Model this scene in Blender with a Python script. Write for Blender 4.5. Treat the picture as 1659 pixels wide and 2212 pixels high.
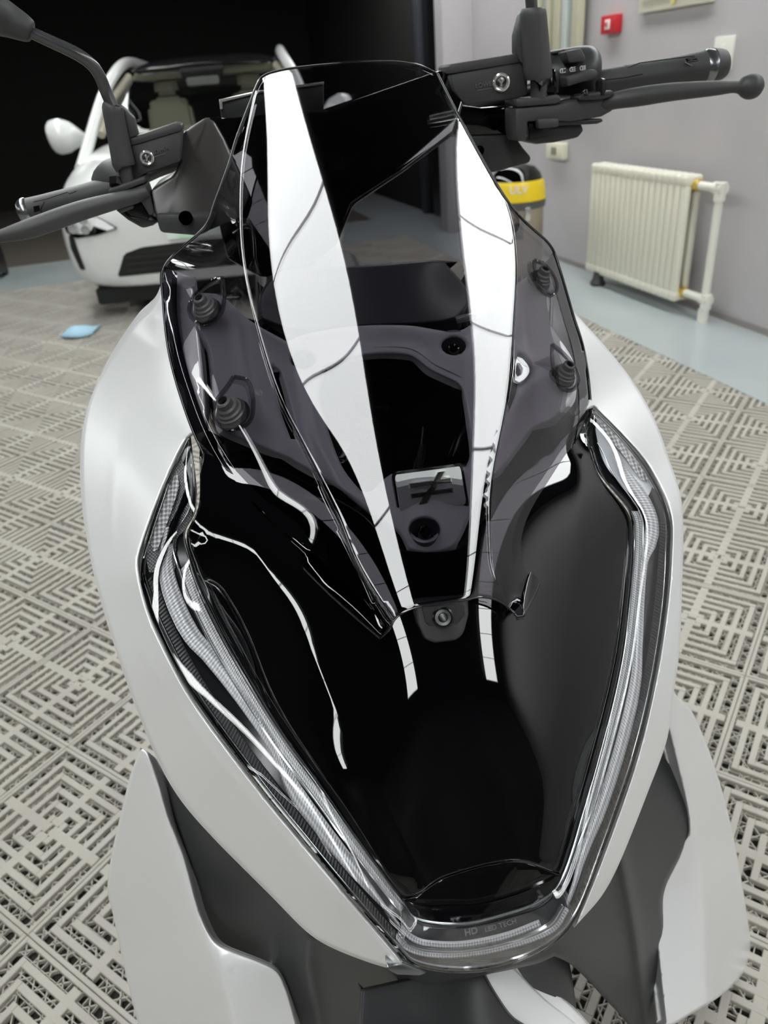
import bpy, bmesh, math, random
import numpy as np
from mathutils import Vector, Matrix
from mathutils.geometry import delaunay_2d_cdt
random.seed(4)
SC = bpy.context.scene
COL = SC.collection
for _o in list(bpy.data.objects): bpy.data.objects.remove(_o, do_unlink=True)

# ------------------------------------------------------------------ camera
FPX, CX, CY = 1600.0, 829.5, 1106.0          # focal length and centre in pixels of a 1659 x 2212 frame
PITCH, ROLL, CAMH = math.radians(30.3), math.radians(5.05), 1.3
_r0 = np.array([1, 0, 0.]); _u0 = np.array([0, math.sin(PITCH), math.cos(PITCH)])
FW = np.array([0, math.cos(PITCH), -math.sin(PITCH)])
RT = math.cos(ROLL) * _r0 - math.sin(ROLL) * _u0
UP = math.sin(ROLL) * _r0 + math.cos(ROLL) * _u0
EYE = np.array([0, 0, CAMH])
cam = bpy.data.cameras.new('camera'); camo = bpy.data.objects.new('camera', cam); COL.objects.link(camo)
m4 = Matrix.Identity(4)
for r in range(3):
    m4[r][0], m4[r][1], m4[r][2], m4[r][3] = RT[r], UP[r], -FW[r], EYE[r]
camo.matrix_world = m4
cam.sensor_fit = 'VERTICAL'; cam.sensor_height = 36.0; cam.lens = FPX / 2212 * 36.0
cam.clip_start = 0.02; cam.clip_end = 60
cam.dof.use_dof = True; cam.dof.focus_distance = 0.70; cam.dof.aperture_fstop = 7.5
SC.camera = camo

# ------------------------------------------------------------------ world, exposure
SC.view_settings.view_transform = 'Standard'; SC.view_settings.look = 'None'
SC.view_settings.exposure = 0.0; SC.view_settings.gamma = 1.0
SC.view_settings.use_curve_mapping = False
w = bpy.data.worlds.new('world'); SC.world = w; w.use_nodes = True
w.node_tree.nodes['Background'].inputs[0].default_value = (0.9, 0.95, 1.0, 1)
w.node_tree.nodes['Background'].inputs[1].default_value = 0.10

# ------------------------------------------------------------------ materials
def nt(name):
    m = bpy.data.materials.new(name); m.use_nodes = True
    return m, m.node_tree.nodes, m.node_tree.links
def mat(name, col, rough=.5, metal=0., spec=.5, ior=1.5, bump=None, var=None, coat=0., coat_rough=.03, emit=None):
    m, N, L = nt(name); b = N['Principled BSDF']
    b.inputs['Base Color'].default_value = (*col, 1); b.inputs['Roughness'].default_value = rough
    b.inputs['Metallic'].default_value = metal; b.inputs['IOR'].default_value = ior
    b.inputs['Specular IOR Level'].default_value = spec
    b.inputs['Coat Weight'].default_value = coat; b.inputs['Coat Roughness'].default_value = coat_rough
    if bump:
        sc, st, dist = bump
        tc = N.new('ShaderNodeTexCoord'); n = N.new('ShaderNodeTexNoise'); n.inputs['Scale'].default_value = sc
        n.inputs['Detail'].default_value = 3
        L.new(tc.outputs['Object'], n.inputs['Vector'])
        bp = N.new('ShaderNodeBump'); bp.inputs['Strength'].default_value = st; bp.inputs['Distance'].default_value = dist
        L.new(n.outputs['Fac'], bp.inputs['Height']); L.new(bp.outputs[0], b.inputs['Normal'])
    if var:
        sc, c2, lo, hi = var
        tc = N.new('ShaderNodeTexCoord'); n = N.new('ShaderNodeTexNoise'); n.inputs['Scale'].default_value = sc
        n.inputs['Detail'].default_value = 5
        L.new(tc.outputs['Object'], n.inputs['Vector'])
        rp = N.new('ShaderNodeValToRGB'); rp.color_ramp.elements[0].position = lo; rp.color_ramp.elements[1].position = hi
        rp.color_ramp.elements[0].color = (*col, 1); rp.color_ramp.elements[1].color = (*c2, 1)
        L.new(n.outputs['Fac'], rp.inputs[0]); L.new(rp.outputs[0], b.inputs['Base Color'])
    if emit:
        b.inputs['Emission Color'].default_value = (*emit[0], 1); b.inputs['Emission Strength'].default_value = emit[1]
    return m
def clear(name, tint, ior=1.55, rough=0.0):
    """thin clear plastic: tinted see-through with a Fresnel gloss on each face"""
    m, N, L = nt(name); N.remove(N['Principled BSDF']); out = N['Material Output']
    t = N.new('ShaderNodeBsdfTransparent'); t.inputs[0].default_value = (*tint, 1)
    g = N.new('ShaderNodeBsdfGlossy'); g.inputs['Roughness'].default_value = rough; g.inputs[0].default_value = (1, 1, 1, 1)
    f = N.new('ShaderNodeFresnel'); f.inputs['IOR'].default_value = ior
    geo = N.new('ShaderNodeNewGeometry'); 
    # the Fresnel node inverts the index on back faces; undo that, since the sheet does not bend the ray
    mx = N.new('ShaderNodeMix'); mx.data_type = 'FLOAT'
    mx.inputs[2].default_value = ior; mx.inputs[3].default_value = 1 / ior
    L.new(geo.outputs['Backfacing'], mx.inputs[0]); 
    L.new(mx.outputs[0], f.inputs['IOR'])
    x = N.new('ShaderNodeMixShader'); L.new(f.outputs[0], x.inputs[0]); L.new(t.outputs[0], x.inputs[1]); L.new(g.outputs[0], x.inputs[2])
    L.new(x.outputs[0], out.inputs[0])
    return m
def ribbed(name, col, scale_u, scale_v, strength=.6, rough=.25, metal=.5, dist=.0012, hexy=False, col2=None):
    """moulded optic: rows of small ribs, following the UVs (metres along / across the strip)"""
    m, N, L = nt(name); b = N['Principled BSDF']
    b.inputs['Base Color'].default_value = (*col, 1); b.inputs['Roughness'].default_value = rough; b.inputs['Metallic'].default_value = metal
    uv = N.new('ShaderNodeUVMap'); mp = N.new('ShaderNodeMapping'); L.new(uv.outputs[0], mp.inputs[0])
    mp.inputs['Scale'].default_value = (scale_u, scale_v, 1)
    sx = N.new('ShaderNodeSeparateXYZ'); L.new(mp.outputs[0], sx.inputs[0])
    def wave(sock):
        a = N.new('ShaderNodeMath'); a.operation = 'SINE'; s = N.new('ShaderNodeMath'); s.operation = 'MULTIPLY'; s.inputs[1].default_value = 2 * math.pi
        L.new(sock, s.inputs[0]); L.new(s.outputs[0], a.inputs[0]); return a.outputs[0]
    if hexy:
        sh = N.new('ShaderNodeMath'); sh.operation = 'ADD'; L.new(sx.outputs[0], sh.inputs[0]); L.new(sx.outputs[1], sh.inputs[1])
        sh2 = N.new('ShaderNodeMath'); sh2.operation = 'SUBTRACT'; L.new(sx.outputs[0], sh2.inputs[0]); L.new(sx.outputs[1], sh2.inputs[1])
        a, c = wave(sh.outputs[0]), wave(sh2.outputs[0])
    else:
        a, c = wave(sx.outputs[0]), wave(sx.outputs[1])
    ad = N.new('ShaderNodeMath'); ad.operation = 'ADD'; L.new(a, ad.inputs[0]); L.new(c, ad.inputs[1])
    bp = N.new('ShaderNodeBump'); bp.inputs['Strength'].default_value = strength; bp.inputs['Distance'].default_value = dist
    L.new(ad.outputs[0], bp.inputs['Height']); L.new(bp.outputs[0], b.inputs['Normal'])
    if col2:
        rp = N.new('ShaderNodeMapRange'); rp.inputs[1].default_value = -1.2; rp.inputs[2].default_value = 1.2; L.new(ad.outputs[0], rp.inputs[0])
        mx = N.new('ShaderNodeMix'); mx.data_type = 'RGBA'; L.new(rp.outputs[0], mx.inputs[0])
        mx.inputs[6].default_value = (*col2, 1); mx.inputs[7].default_value = (*col, 1); L.new(mx.outputs[2], b.inputs['Base Color'])
    return m
M = dict(
    silver=mat('satin_silver_paint', (.94, .94, .95), .37, .38, bump=(1500, .05, .0004)),
    charcoal=mat('grained_charcoal_plastic', (.045, .045, .047), .45, bump=(1800, .25, .0005)),
    bracket=mat('charcoal_bracket_paint', (.60, .59, .62), .42, .05, bump=(1600, .15, .0004)),
    gloss=mat('gloss_black_plastic', (.0015, .0015, .002), .015, ior=1.62),
    deep=mat('deep_black_plastic', (.002, .002, .003), .25),
    cover=mat('satin_cover_plastic', (.045, .041, .040), .30),
    black=mat('satin_black_plastic', (.030, .030, .032), .36, bump=(900, .1, .0003)),
    void=mat('unlit_hole_black', (.0, .0, .0), 1., spec=0.),
    letter=mat('letter_highlight_grey', (.13, .13, .13), .35),  # paler than the rubber: highlights on the embossed letters put into the colour
    arm=mat('mirror_arm_enamel', (.10, .10, .105), .2, .5),
    rubber=mat('black_rubber', (.048, .047, .049), .5, bump=(1200, .12, .0004)),
    bolt=mat('black_bolt_metal', (.02, .02, .022), .2, .6),
    chrome=mat('bright_chrome', (.82, .82, .80), .16, .75),
    badge=mat('brushed_badge_metal', (.80, .84, .85), .28, .35),
    badge_dark=mat('badge_glyph_metal', (.16, .16, .16), .25, 1.),
    steel=mat('grey_steel_collar', (.28, .29, .30), .25, .9),
    smoke=clear('smoked_polycarbonate', (.59, .58, .605), 1.52),
    lens=clear('clear_lens_plastic', (.97, .97, .98), 1.50),
    visor=mat('dark_visor_plastic', (.07, .07, .08), .35),
    lamp_dark=mat('lamp_housing_black', (.012, .012, .013), .18),
    lamp_line=mat('lamp_bright_line', (.80, .82, .83), .12, .9),
    rib_fine=ribbed('fine_ribbed_optic', (.92, .93, .93), 420, 300, .6, .22, .1, .0005, col2=(.42, .42, .42)),
    rib_wide=ribbed('wide_ribbed_optic', (.90, .91, .92), 330, 170, .6, .25, .1, .0006, col2=(.45, .45, .46)),
    rib_dark=ribbed('dark_ribbed_optic', (.10, .10, .105), 300, 0, .7, .25, .3, .0010, col2=(.02, .02, .02)),
    rib_hex=ribbed('honeycomb_optic', (.50, .50, .50), 320, 320, .9, .3, .1, .001, hexy=True, col2=(.20, .20, .20)),
    rib_beads=ribbed('beaded_reflector_optic', (.97, .97, .97), 240, 240, .8, .12, .15, .0012, col2=(.35, .35, .35)),
)

# ------------------------------------------------------------------ geometry helpers
PSI = 0.13690920816671268
BK = np.array([-math.sin(PSI), math.cos(PSI), 0.])     # the scooter's rearward direction
LT = np.array([math.cos(PSI), math.sin(PSI), 0.])      # its left-hand side (right in the photo)
def rays(u, v):
    u = np.atleast_1d(np.asarray(u, float)); v = np.atleast_1d(np.asarray(v, float))
    return RT * ((u - CX) / FPX)[:, None] - UP * ((v - CY) / FPX)[:, None] + FW
DS = 0.
def PP(u, v, s):
    d = rays(u, v); return EYE + d * ((np.atleast_1d(s) + DS) / (d @ BK))[:, None]
def Q(u, v, s): return Vector(PP(u, v, s)[0])
def gnd(u, v, z=0.):
    d = rays(u, v)[0]; t = (z - CAMH) / d[2]; return Vector(EYE + d * t)
def onp(u, v, p, n):
    d = rays(u, v)[0]; return Vector(EYE + d * (np.dot(np.array(p) - EYE, n) / np.dot(d, n)))
def mpp(u, v, s):                                       # metres per pixel there
    d = rays(u, v)[0]; return (s + DS) / (d @ BK) / FPX

def link(name, me, m, parent=None, loc=None):
    o = bpy.data.objects.new(name, me); COL.objects.link(o)
    if m is not None and not me.materials: me.materials.append(m)
    if parent is not None: attach(o, parent)
    return o
def attach(o, parent):
    o.parent = parent; o.matrix_parent_inverse = Matrix.Translation(wloc(parent)).inverted()
def wloc(o):
    return Vector(o.get('_w', (0, 0, 0)))
def tag(o, label=None, cat=None, group=None, kind=None):
    if label: o['label'] = label
    if cat: o['category'] = cat
    if group: o['group'] = group
    if kind: o['kind'] = kind
    return o
def empty(name, loc):
    o = bpy.data.objects.new(name, None); COL.objects.link(o); o.location = loc; o.empty_display_size = .1
    o['_w'] = tuple(loc); return o
def from_bm(name, bm, m, parent=None, smooth=35):
    bmesh.ops.recalc_face_normals(bm, faces=bm.faces)
    me = bpy.data.meshes.new(name); bm.to_mesh(me); bm.free()
    if smooth:
        for p in me.polygons: p.use_smooth = True
        me.set_sharp_from_angle(angle=math.radians(smooth))
    return link(name, me, m, parent)

def catmull(pts, closed=True, step=10., corner=48):
    pts = [np.array(p, float) for p in pts]; n = len(pts)
    def iscorner(i):
        if not closed and (i == 0 or i == n - 1): return True
        a = pts[i] - pts[i - 1]; b = pts[(i + 1) % n] - pts[i]
        c = np.dot(a, b) / (np.linalg.norm(a) * np.linalg.norm(b) + 1e-9)
        return math.degrees(math.acos(max(-1, min(1, c)))) > corner
    out = []
    rng = range(n if closed else n - 1)
    for i in rng:
        p1, p2 = pts[i], pts[(i + 1) % n]
        p0 = p1 if iscorner(i) else pts[i - 1]
        p3 = p2 if iscorner((i + 1) % n) else pts[(i + 2) % n]
        k = max(1, int(round(np.linalg.norm(p2 - p1) / step)))
        t1 = (p2 - p0) * .5 if p0 is not p1 else (p2 - p1) * .8
        t2 = (p3 - p1) * .5 if p3 is not p2 else (p2 - p1) * .8
        L = np.linalg.norm(p2 - p1)
        for t in (t1, t2):
            q = np.linalg.norm(t)
            if q > 1.1 * L: t *= 1.1 * L / q
        for j in range(k):
            t = j / k; h = t * t * (3 - 2 * t)
            out.append((2*t**3-3*t*t+1)*p1 + (t**3-2*t*t+t)*t1 + (-2*t**3+3*t*t)*p2 + (t**3-t*t)*t2)
    if not closed: out.append(pts[-1])
    return np.array(out)
def segdist(p, poly, closed=True):
    """distance (and sign of side) of points p to a polyline"""
    A = poly; Bq = np.roll(poly, -1, 0) if closed else poly[1:]
    if not closed: A = poly[:-1]
    best = np.full(len(p), 1e9); sg = np.ones(len(p)); bp = np.zeros(len(p))
    for a, b in zip(A, Bq):
        d = b - a; L2 = d @ d + 1e-12
        t = np.clip(((p - a) @ d) / L2, 0, 1)
        q = p - (a + t[:, None] * d); r = np.hypot(q[:, 0], q[:, 1])
        cr = (d[0] * (p[:, 1] - a[1]) - d[1] * (p[:, 0] - a[0])) / math.sqrt(L2)
        k = (r < best - 1e-7) | ((np.abs(r - best) <= 1e-7) & (np.abs(cr) > bp))
        best[k] = r[k]; sg[k] = np.sign(cr[k]); bp[k] = np.abs(cr[k])
    return best, sg
def inside(p, poly):
    x, y = p[:, 0], p[:, 1]; r = np.zeros(len(p), bool)
    for a, b in zip(poly, np.roll(poly, -1, 0)):
        if a[1] == b[1]: continue
        c = ((a[1] > y) != (b[1] > y)) & (x < (b[0] - a[0]) * (y - a[1]) / (b[1] - a[1]) + a[0])
        r ^= c
    return r
def nearest(p, poly):
    A, Bq = poly[:-1], poly[1:]; best = np.full(len(p), 1e9); out = np.zeros_like(p); sg = np.ones(len(p)); bp = np.zeros(len(p))
    for a, b in zip(A, Bq):
        d = b - a; t = np.clip(((p - a) @ d) / (d @ d), 0, 1); q = a + t[:, None] * d; r = np.hypot(*(p - q).T)
        cr_ = (d[0] * (p[:, 1] - a[1]) - d[1] * (p[:, 0] - a[0])) / math.sqrt(d @ d)
        k = (r < best - 1e-7) | ((np.abs(r - best) <= 1e-7) & (np.abs(cr_) > bp))
        best[k] = r[k]; out[k] = q[k]; sg[k] = np.sign(cr_[k]); bp[k] = np.abs(cr_[k])
    return best, out, sg
def offs(c_, qs):
    t_ = np.gradient(c_, axis=0); t_ /= np.linalg.norm(t_, axis=1)[:, None]; n_ = np.stack([-t_[:, 1], t_[:, 0]], 1)
    return [c_ + n_ * q for q in qs]
def tps(pts, lam=0.):
    pts = np.array(pts, float); X = pts[:, :2] / 500.; n = len(X)
    def K(a, b):
        r2 = ((a[:, None] - b[None]) ** 2).sum(2) + 1e-12; return r2 * np.log(r2) * .5
    A = np.zeros((n + 3, n + 3)); A[:n, :n] = K(X, X) + lam * np.eye(n); A[:n, n] = 1; A[:n, n+1:] = X; A[n:, :n] = A[:n, n:].T
    c = np.linalg.solve(A, np.append(pts[:, 2], [0, 0, 0]))
    def S(u, v):
        x = np.stack([u, v], 1) / 500.; return K(x, X) @ c[:n] + c[n] + x @ c[n+1:]
    return S
def poly2(c, deg, uc, vc, us, vs):
    ij = [(i, j) for i in range(deg + 1) for j in range(deg + 1 - i)]
    def S(u, v):
        x = (u - uc) / us; y = (v - vc) / vs
        return sum(k * x**i * y**j for k, (i, j) in zip(c, ij))
    return S
def fold(S, line, slope, soft=10., side=1, cap=None):
    """turn the surface away on one side of a line: slope in metres per pixel"""
    L = catmull(line, False, 25)
    def T(u, v):
        d, sg = segdist(np.stack([u, v], 1), L, False); x = d * sg * side
        f = np.where(x > 4 * soft, x, soft * np.log1p(np.exp(np.clip(x / soft, -30, 30))))
        if cap: f = cap * (1 - np.exp(-f / cap))
        return S(u, v) + slope * f
    return T
def ridge(S, line, h, width):
    L = catmull(line, False, 20)
    def T(u, v):
        d, _ = segdist(np.stack([u, v], 1), L, False); return S(u, v) - h * np.exp(-(d / width) ** 2)
    return T
def panel(name, outline, S, m, parent, holes=(), lines=(), step=16., ostep=9., thick=.003, lip=(5., .003), hlip=None, extra=(), back=None, rings=True, corner=48):
    """a real shell: an outline on the sheet S(u,v) -> depth, lips rolled away at its edge, with thickness"""
    O = catmull(outline, True, ostep, corner); Hs = [catmull(h, True, min(ostep, 8), corner) for h in holes]
    hl = hlip or lip
    def dist(p):
        d, _ = segdist(p, O); a = lip[1] * (1 - np.sqrt(np.clip(1 - (1 - np.minimum(d / lip[0], 1)) ** 2, 0, 1)))
        for h in Hs:
            e, _ = segdist(p, h); a = a + hl[1] * (1 - np.sqrt(np.clip(1 - (1 - np.minimum(e / hl[0], 1)) ** 2, 0, 1)))
        return a
    def SS(u, v): return S(u, v) + dist(np.stack([u, v], 1))
    pts = [O] + Hs; edges = []; off = 0
    for c in pts:
        n = len(c); edges += [(off + i, off + (i + 1) % n) for i in range(n)]; off += n
    for L_ in lines:
        L_ = L_[inside(L_, O) & (segdist(L_, O)[0] > 2.5)]
        pts.append(L_); edges += [(off + i, off + i + 1) for i in range(len(L_) - 1) if np.hypot(*(L_[i+1] - L_[i])) < 20]; off += len(L_)
    x0, y0 = O.min(0); x1, y1 = O.max(0)
    g = np.array([(x + (.5 * step if j % 2 else 0), y) for j, y in enumerate(np.arange(y0 + step/2, y1, step * .87)) for x in np.arange(x0 + step/2, x1, step)])
    cand = [g] if len(g) else []
    dmin = [max(step * .45, lip[0] * 1.1)]
    if rings:
        for c, lp in [(O, lip[0])] + [(h, hl[0]) for h in Hs]:
            t = np.roll(c, -1, 0) - np.roll(c, 1, 0); t /= np.linalg.norm(t, axis=1)[:, None] + 1e-9
            nn = np.stack([-t[:, 1], t[:, 0]], 1)
            for f in (.12, .45, 1.):
                for sg in (1, -1):
                    cand.append(c + nn * sg * lp * f); dmin.append(lp * f * .9)
    for e in extra: cand.append(np.array(e, float)); dmin.append(2.)
    inn = []
    for c, dm in zip(cand, dmin):
        ok = inside(c, O)
        for h in Hs: ok &= ~inside(c, h)
        d, _ = segdist(c, O); ok &= d > dm
        for h in Hs:
            d, _ = segdist(c, h); ok &= d > dm
        for L_ in lines:
            d, _ = segdist(c, L_, False); ok &= d > 3.
        inn.append(c[ok])
    allp = np.vstack(pts + inn)
    r = delaunay_2d_cdt([Vector((float(a), float(b))) for a, b in allp], edges, [], 0, 1e-4)
    V2 = np.array([tuple(v) for v in r[0]]); tri = [tuple(f) for f in r[2]]
    ce = np.array([V2[list(f)].mean(0) for f in tri]); ok = inside(ce, O)
    for h in Hs: ok &= ~inside(ce, h)
    tri = [f for f, k in zip(tri, ok) if k]
    used = sorted({i for f in tri for i in f}); mp = {i: k for k, i in enumerate(used)}
    V2 = V2[used]; tri = [tuple(mp[i] for i in f) for f in tri]
    u, v = V2[:, 0], V2[:, 1]
    e = .8
    P0 = PP(u, v, SS(u, v)); du = PP(u + e, v, SS(u + e, v)) - PP(u - e, v, SS(u - e, v)); dv = PP(u, v + e, SS(u, v + e)) - PP(u, v - e, SS(u, v - e))
    n = np.cross(dv, du); n /= np.linalg.norm(n, axis=1)[:, None]
    vi = P0 - EYE; fl = (n * vi).sum(1) > 0; n[fl] *= -1
    # rim points may look outward past their neighbours: fine, they are the rolled lip
    k = len(V2); back = n * -1 if back is None else n * 0 + (BK if isinstance(back, str) else np.array(back))
    P1 = P0 + back * thick
    verts = [tuple(p) for p in P0] + [tuple(p) for p in P1]
    faces = []; nor = []
    cnt = {}
    for f in tri:
        a, b, c = f
        gn = np.cross(P0[b] - P0[a], P0[c] - P0[a])
        if gn @ (P0[a] - EYE) > 0: f = (a, c, b)
        faces.append(f); nor.append([n[i] for i in f])
        faces.append(tuple(k + i for i in reversed(f))); nor.append([-n[i] for i in reversed(f)])
        for i in range(3):
            q = (f[i], f[(i + 1) % 3]); cnt[q] = 1
    for (a, b) in list(cnt):
        if (b, a) not in cnt:
            faces.append((b, a, k + a, k + b))
            wn = np.cross(P0[a] - P0[b], P1[a] - P0[b]); wn /= np.linalg.norm(wn) + 1e-12
            nor.append([wn] * 4)
    me = bpy.data.meshes.new(name); me.from_pydata(verts, [], faces); me.update()
    for p in me.polygons: p.use_smooth = True
    me.normals_split_custom_set([tuple(x) for L in nor for x in L])
    return link(name, me, m, parent)

def prism(name, outline, s, m, parent, depth=.02, bev=.0015, step=None, axis=None, corner=48, seg=2, offset=0.):
    """outline in pixels standing at depth s (number or S(u,v)), pushed back by depth along axis, bevelled"""
    O = catmull(outline, True, step, corner) if step else np.array(outline, float)
    ax = Vector(BK if axis is None else axis).normalized()
    if callable(s): sv = s(O[:, 0], O[:, 1])
    else: sv = np.full(len(O), s) if np.isscalar(s) else np.array(s, float)
    Pf = PP(O[:, 0], O[:, 1], sv)
    bm = bmesh.new(); vf = [bm.verts.new(Vector(p) + ax * offset) for p in Pf]; vb = [bm.verts.new(Vector(p) + ax * (depth + offset)) for p in Pf]
    n = len(vf); bm.faces.new(vf); bm.faces.new(vb[::-1])
    for i in range(n): bm.faces.new((vf[i], vb[i], vb[(i + 1) % n], vf[(i + 1) % n]))
    bmesh.ops.recalc_face_normals(bm, faces=bm.faces)
    if bev:
        es = [e for e in bm.edges if len(e.link_faces) == 2 and e.calc_face_angle(0) > math.radians(30)]
        bmesh.ops.bevel(bm, geom=es, offset=bev, segments=seg, affect='EDGES', profile=.5, clamp_overlap=True)
    return from_bm(name, bm, m, parent, 40)

def tube_bm(bm, pts, rad, seg=16, caps=True, ell=1.):
    pts = [Vector(p) for p in pts]; n = len(pts)
    if np.isscalar(rad): rad = [rad] * n
    rings = []; ref = None
    for i, p in enumerate(pts):
        t = (pts[min(i + 1, n - 1)] - pts[max(i - 1, 0)]).normalized()
        if ref is None:
            ref = t.orthogonal().normalized() if abs(t.z) > .9 else t.cross(Vector((0, 0, 1))).normalized()
        ref = (ref - t * ref.dot(t)).normalized(); b = t.cross(ref)
        rings.append([bm.verts.new(p + (ref * math.cos(a) * ell + b * math.sin(a)) * rad[i]) for a in [2 * math.pi * k / seg for k in range(seg)]])
    for a, b in zip(rings, rings[1:]):
        for k in range(seg): bm.faces.new((a[k], a[(k + 1) % seg], b[(k + 1) % seg], b[k]))
    if caps: bm.faces.new(rings[0][::-1]); bm.faces.new(rings[-1])
def spl(pts, sub=6):
    """smooth 3-D (or 4-D with radius) path"""
    P_ = [np.array(p, float) for p in pts]; out = []
    for i in range(len(P_) - 1):
        p1, p2 = P_[i], P_[i + 1]; p0 = P_[i - 1] if i else 2 * p1 - p2; p3 = P_[i + 2] if i + 2 < len(P_) else 2 * p2 - p1
        for j in range(sub):
            t = j / sub
            out.append(.5 * (2 * p1 + (p2 - p0) * t + (2*p0 - 5*p1 + 4*p2 - p3) * t*t + (3*p1 - p0 - 3*p2 + p3) * t**3))
    out.append(P_[-1]); return np.array(out)
def ptube(name, pts, m, parent, seg=16, sub=6, ell=1., caps=True):
    """pts: (u, v, s, radius in pixels)"""
    a = []
    for u, v, s, r in pts: a.append([*Q(u, v, s), r * mpp(u, v, s)])
    a = spl(a, sub) if sub > 1 else np.array(a)
    bm = bmesh.new(); tube_bm(bm, a[:, :3], list(a[:, 3]), seg, caps, ell)
    return from_bm(name, bm, m, parent, 40)
def lathe(name, c, ax, prof, m, parent, seg=24):
    """prof: (radius, height along axis) in metres"""
    ax = Vector(ax).normalized(); r0 = ax.orthogonal().normalized(); r1 = ax.cross(r0); c = Vector(c)
    bm = bmesh.new(); rings = []
    for r, h in prof:
        if r < 1e-6: rings.append([bm.verts.new(c + ax * h)])
        else: rings.append([bm.verts.new(c + ax * h + (r0 * math.cos(t) + r1 * math.sin(t)) * r) for t in [2 * math.pi * k / seg for k in range(seg)]])
    for a, b in zip(rings, rings[1:]):
        for k in range(seg):
            A = (a[k], a[(k + 1) % seg]) if len(a) > 1 else (a[0],); Bq = (b[(k + 1) % seg], b[k]) if len(b) > 1 else (b[0],)
            if len(A) + len(Bq) > 2: bm.faces.new(A + Bq)
    return from_bm(name, bm, m, parent, 40)
def box_bm(bm, c, sx, sy, sz, X=(1, 0, 0), Y=(0, 1, 0), Z=(0, 0, 1), bev=0, seg=2):
    X, Y, Z, c = Vector(X), Vector(Y), Vector(Z), Vector(c)
    vs = [bm.verts.new(c + X * sx * a / 2 + Y * sy * b / 2 + Z * sz * d / 2) for a in (-1, 1) for b in (-1, 1) for d in (-1, 1)]
    fs = [bm.faces.new([vs[i] for i in q]) for q in ((0, 1, 3, 2), (4, 6, 7, 5), (0, 4, 5, 1), (2, 3, 7, 6), (0, 2, 6, 4), (1, 5, 7, 3))]
    if bev:
        es = list({e for f in fs for e in f.edges}); bmesh.ops.bevel(bm, geom=es, offset=bev, segments=seg, affect='EDGES', profile=.5)
def box(name, c, sx, sy, sz, m, parent=None, X=(1, 0, 0), Y=(0, 1, 0), Z=(0, 0, 1), bev=.003):
    bm = bmesh.new(); box_bm(bm, c, sx, sy, sz, X, Y, Z, bev); return from_bm(name, bm, m, parent, 40)
def ribbon(name, A, E, t0, t1, S, ds, m, parent, n=None, across=4, dome=0., thick=.0015, rng=None):
    """strip between fractions t0..t1 of two paired polylines, at depth S+ds; UVs in metres"""
    A = spl(A, 8); E = spl(E, 8)
    if rng: i0, i1 = int(rng[0] * (len(A) - 1)), int(rng[1] * (len(A) - 1)) + 1; A, E = A[i0:i1], E[i0:i1]
    f = lambda t: np.full(len(A), t) if np.isscalar(t) else np.interp(np.linspace(0, 1, len(A)), np.linspace(0, 1, len(t)), t)
    T0, T1 = f(t0), f(t1)
    rows = []
    for j in range(across + 1):
        q = j / across; t = T0 + (T1 - T0) * q
        uv = A * (1 - t)[:, None] + E * t[:, None]
        s = S(uv[:, 0], uv[:, 1]) + ds - dome * (1 - (2 * q - 1) ** 2)
        rows.append(PP(uv[:, 0], uv[:, 1], s))
    rows = np.array(rows); bm = bmesh.new(); uvl = bm.loops.layers.uv.new('UVMap')
    mid = rows[across // 2]; al = np.append(0, np.cumsum(np.linalg.norm(np.diff(mid, axis=0), axis=1)))
    wd = np.linalg.norm(rows[-1] - rows[0], axis=1)
    vs = [[bm.verts.new(p) for p in r] for r in rows]
    vb = [[bm.verts.new(p + BK * thick) for p in r] for r in rows]
    def face(q, uvs):
        fc = bm.faces.new(q)
        for lp, x in zip(fc.loops, uvs): lp[uvl].uv = x
    for j in range(across):
        for i in range(len(A) - 1):
            ac = [(al[a], (b / across - .5) * wd[a]) for a, b in ((i, j), (i, j + 1), (i + 1, j + 1), (i + 1, j))]
            face((vs[j][i], vs[j + 1][i], vs[j + 1][i + 1], vs[j][i + 1]), ac)
            face((vb[j][i], vb[j][i + 1], vb[j + 1][i + 1], vb[j + 1][i]), ac)
    N = len(A) - 1
    for i in range(N):
        face((vs[0][i], vs[0][i + 1], vb[0][i + 1], vb[0][i]), [(0, 0)] * 4); face((vs[across][i + 1], vs[across][i], vb[across][i], vb[across][i + 1]), [(0, 0)] * 4)
    for j in range(across):
        face((vs[j][0], vb[j][0], vb[j + 1][0], vs[j + 1][0]), [(0, 0)] * 4); face((vs[j + 1][N], vb[j + 1][N], vb[j][N], vs[j][N]), [(0, 0)] * 4)
    return from_bm(name, bm, m, parent, 50)
def text(name, body, p, X, Y, size, m, parent, extrude=.0004, bold=False, align='LEFT'):
    cu = bpy.data.curves.new(name, 'FONT'); cu.body = body; cu.size = size; cu.extrude = extrude; cu.align_x = align
    if bold: cu.offset = size * .02
    cu.resolution_u = 3
    t = bpy.data.objects.new(name + '_tmp', cu); COL.objects.link(t)
    dg = bpy.context.evaluated_depsgraph_get(); me = bpy.data.meshes.new_from_object(t.evaluated_get(dg))
    bpy.data.objects.remove(t, do_unlink=True)
    X = Vector(X).normalized(); Y = Vector(Y); Y = (Y - X * Y.dot(X)).normalized(); Z = X.cross(Y); p = Vector(p)
    for v in me.vertices: c = v.co.copy(); v.co = p + X * c.x + Y * c.y + Z * c.z
    me.materials.clear()
    return link(name, me, m, parent)
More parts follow.
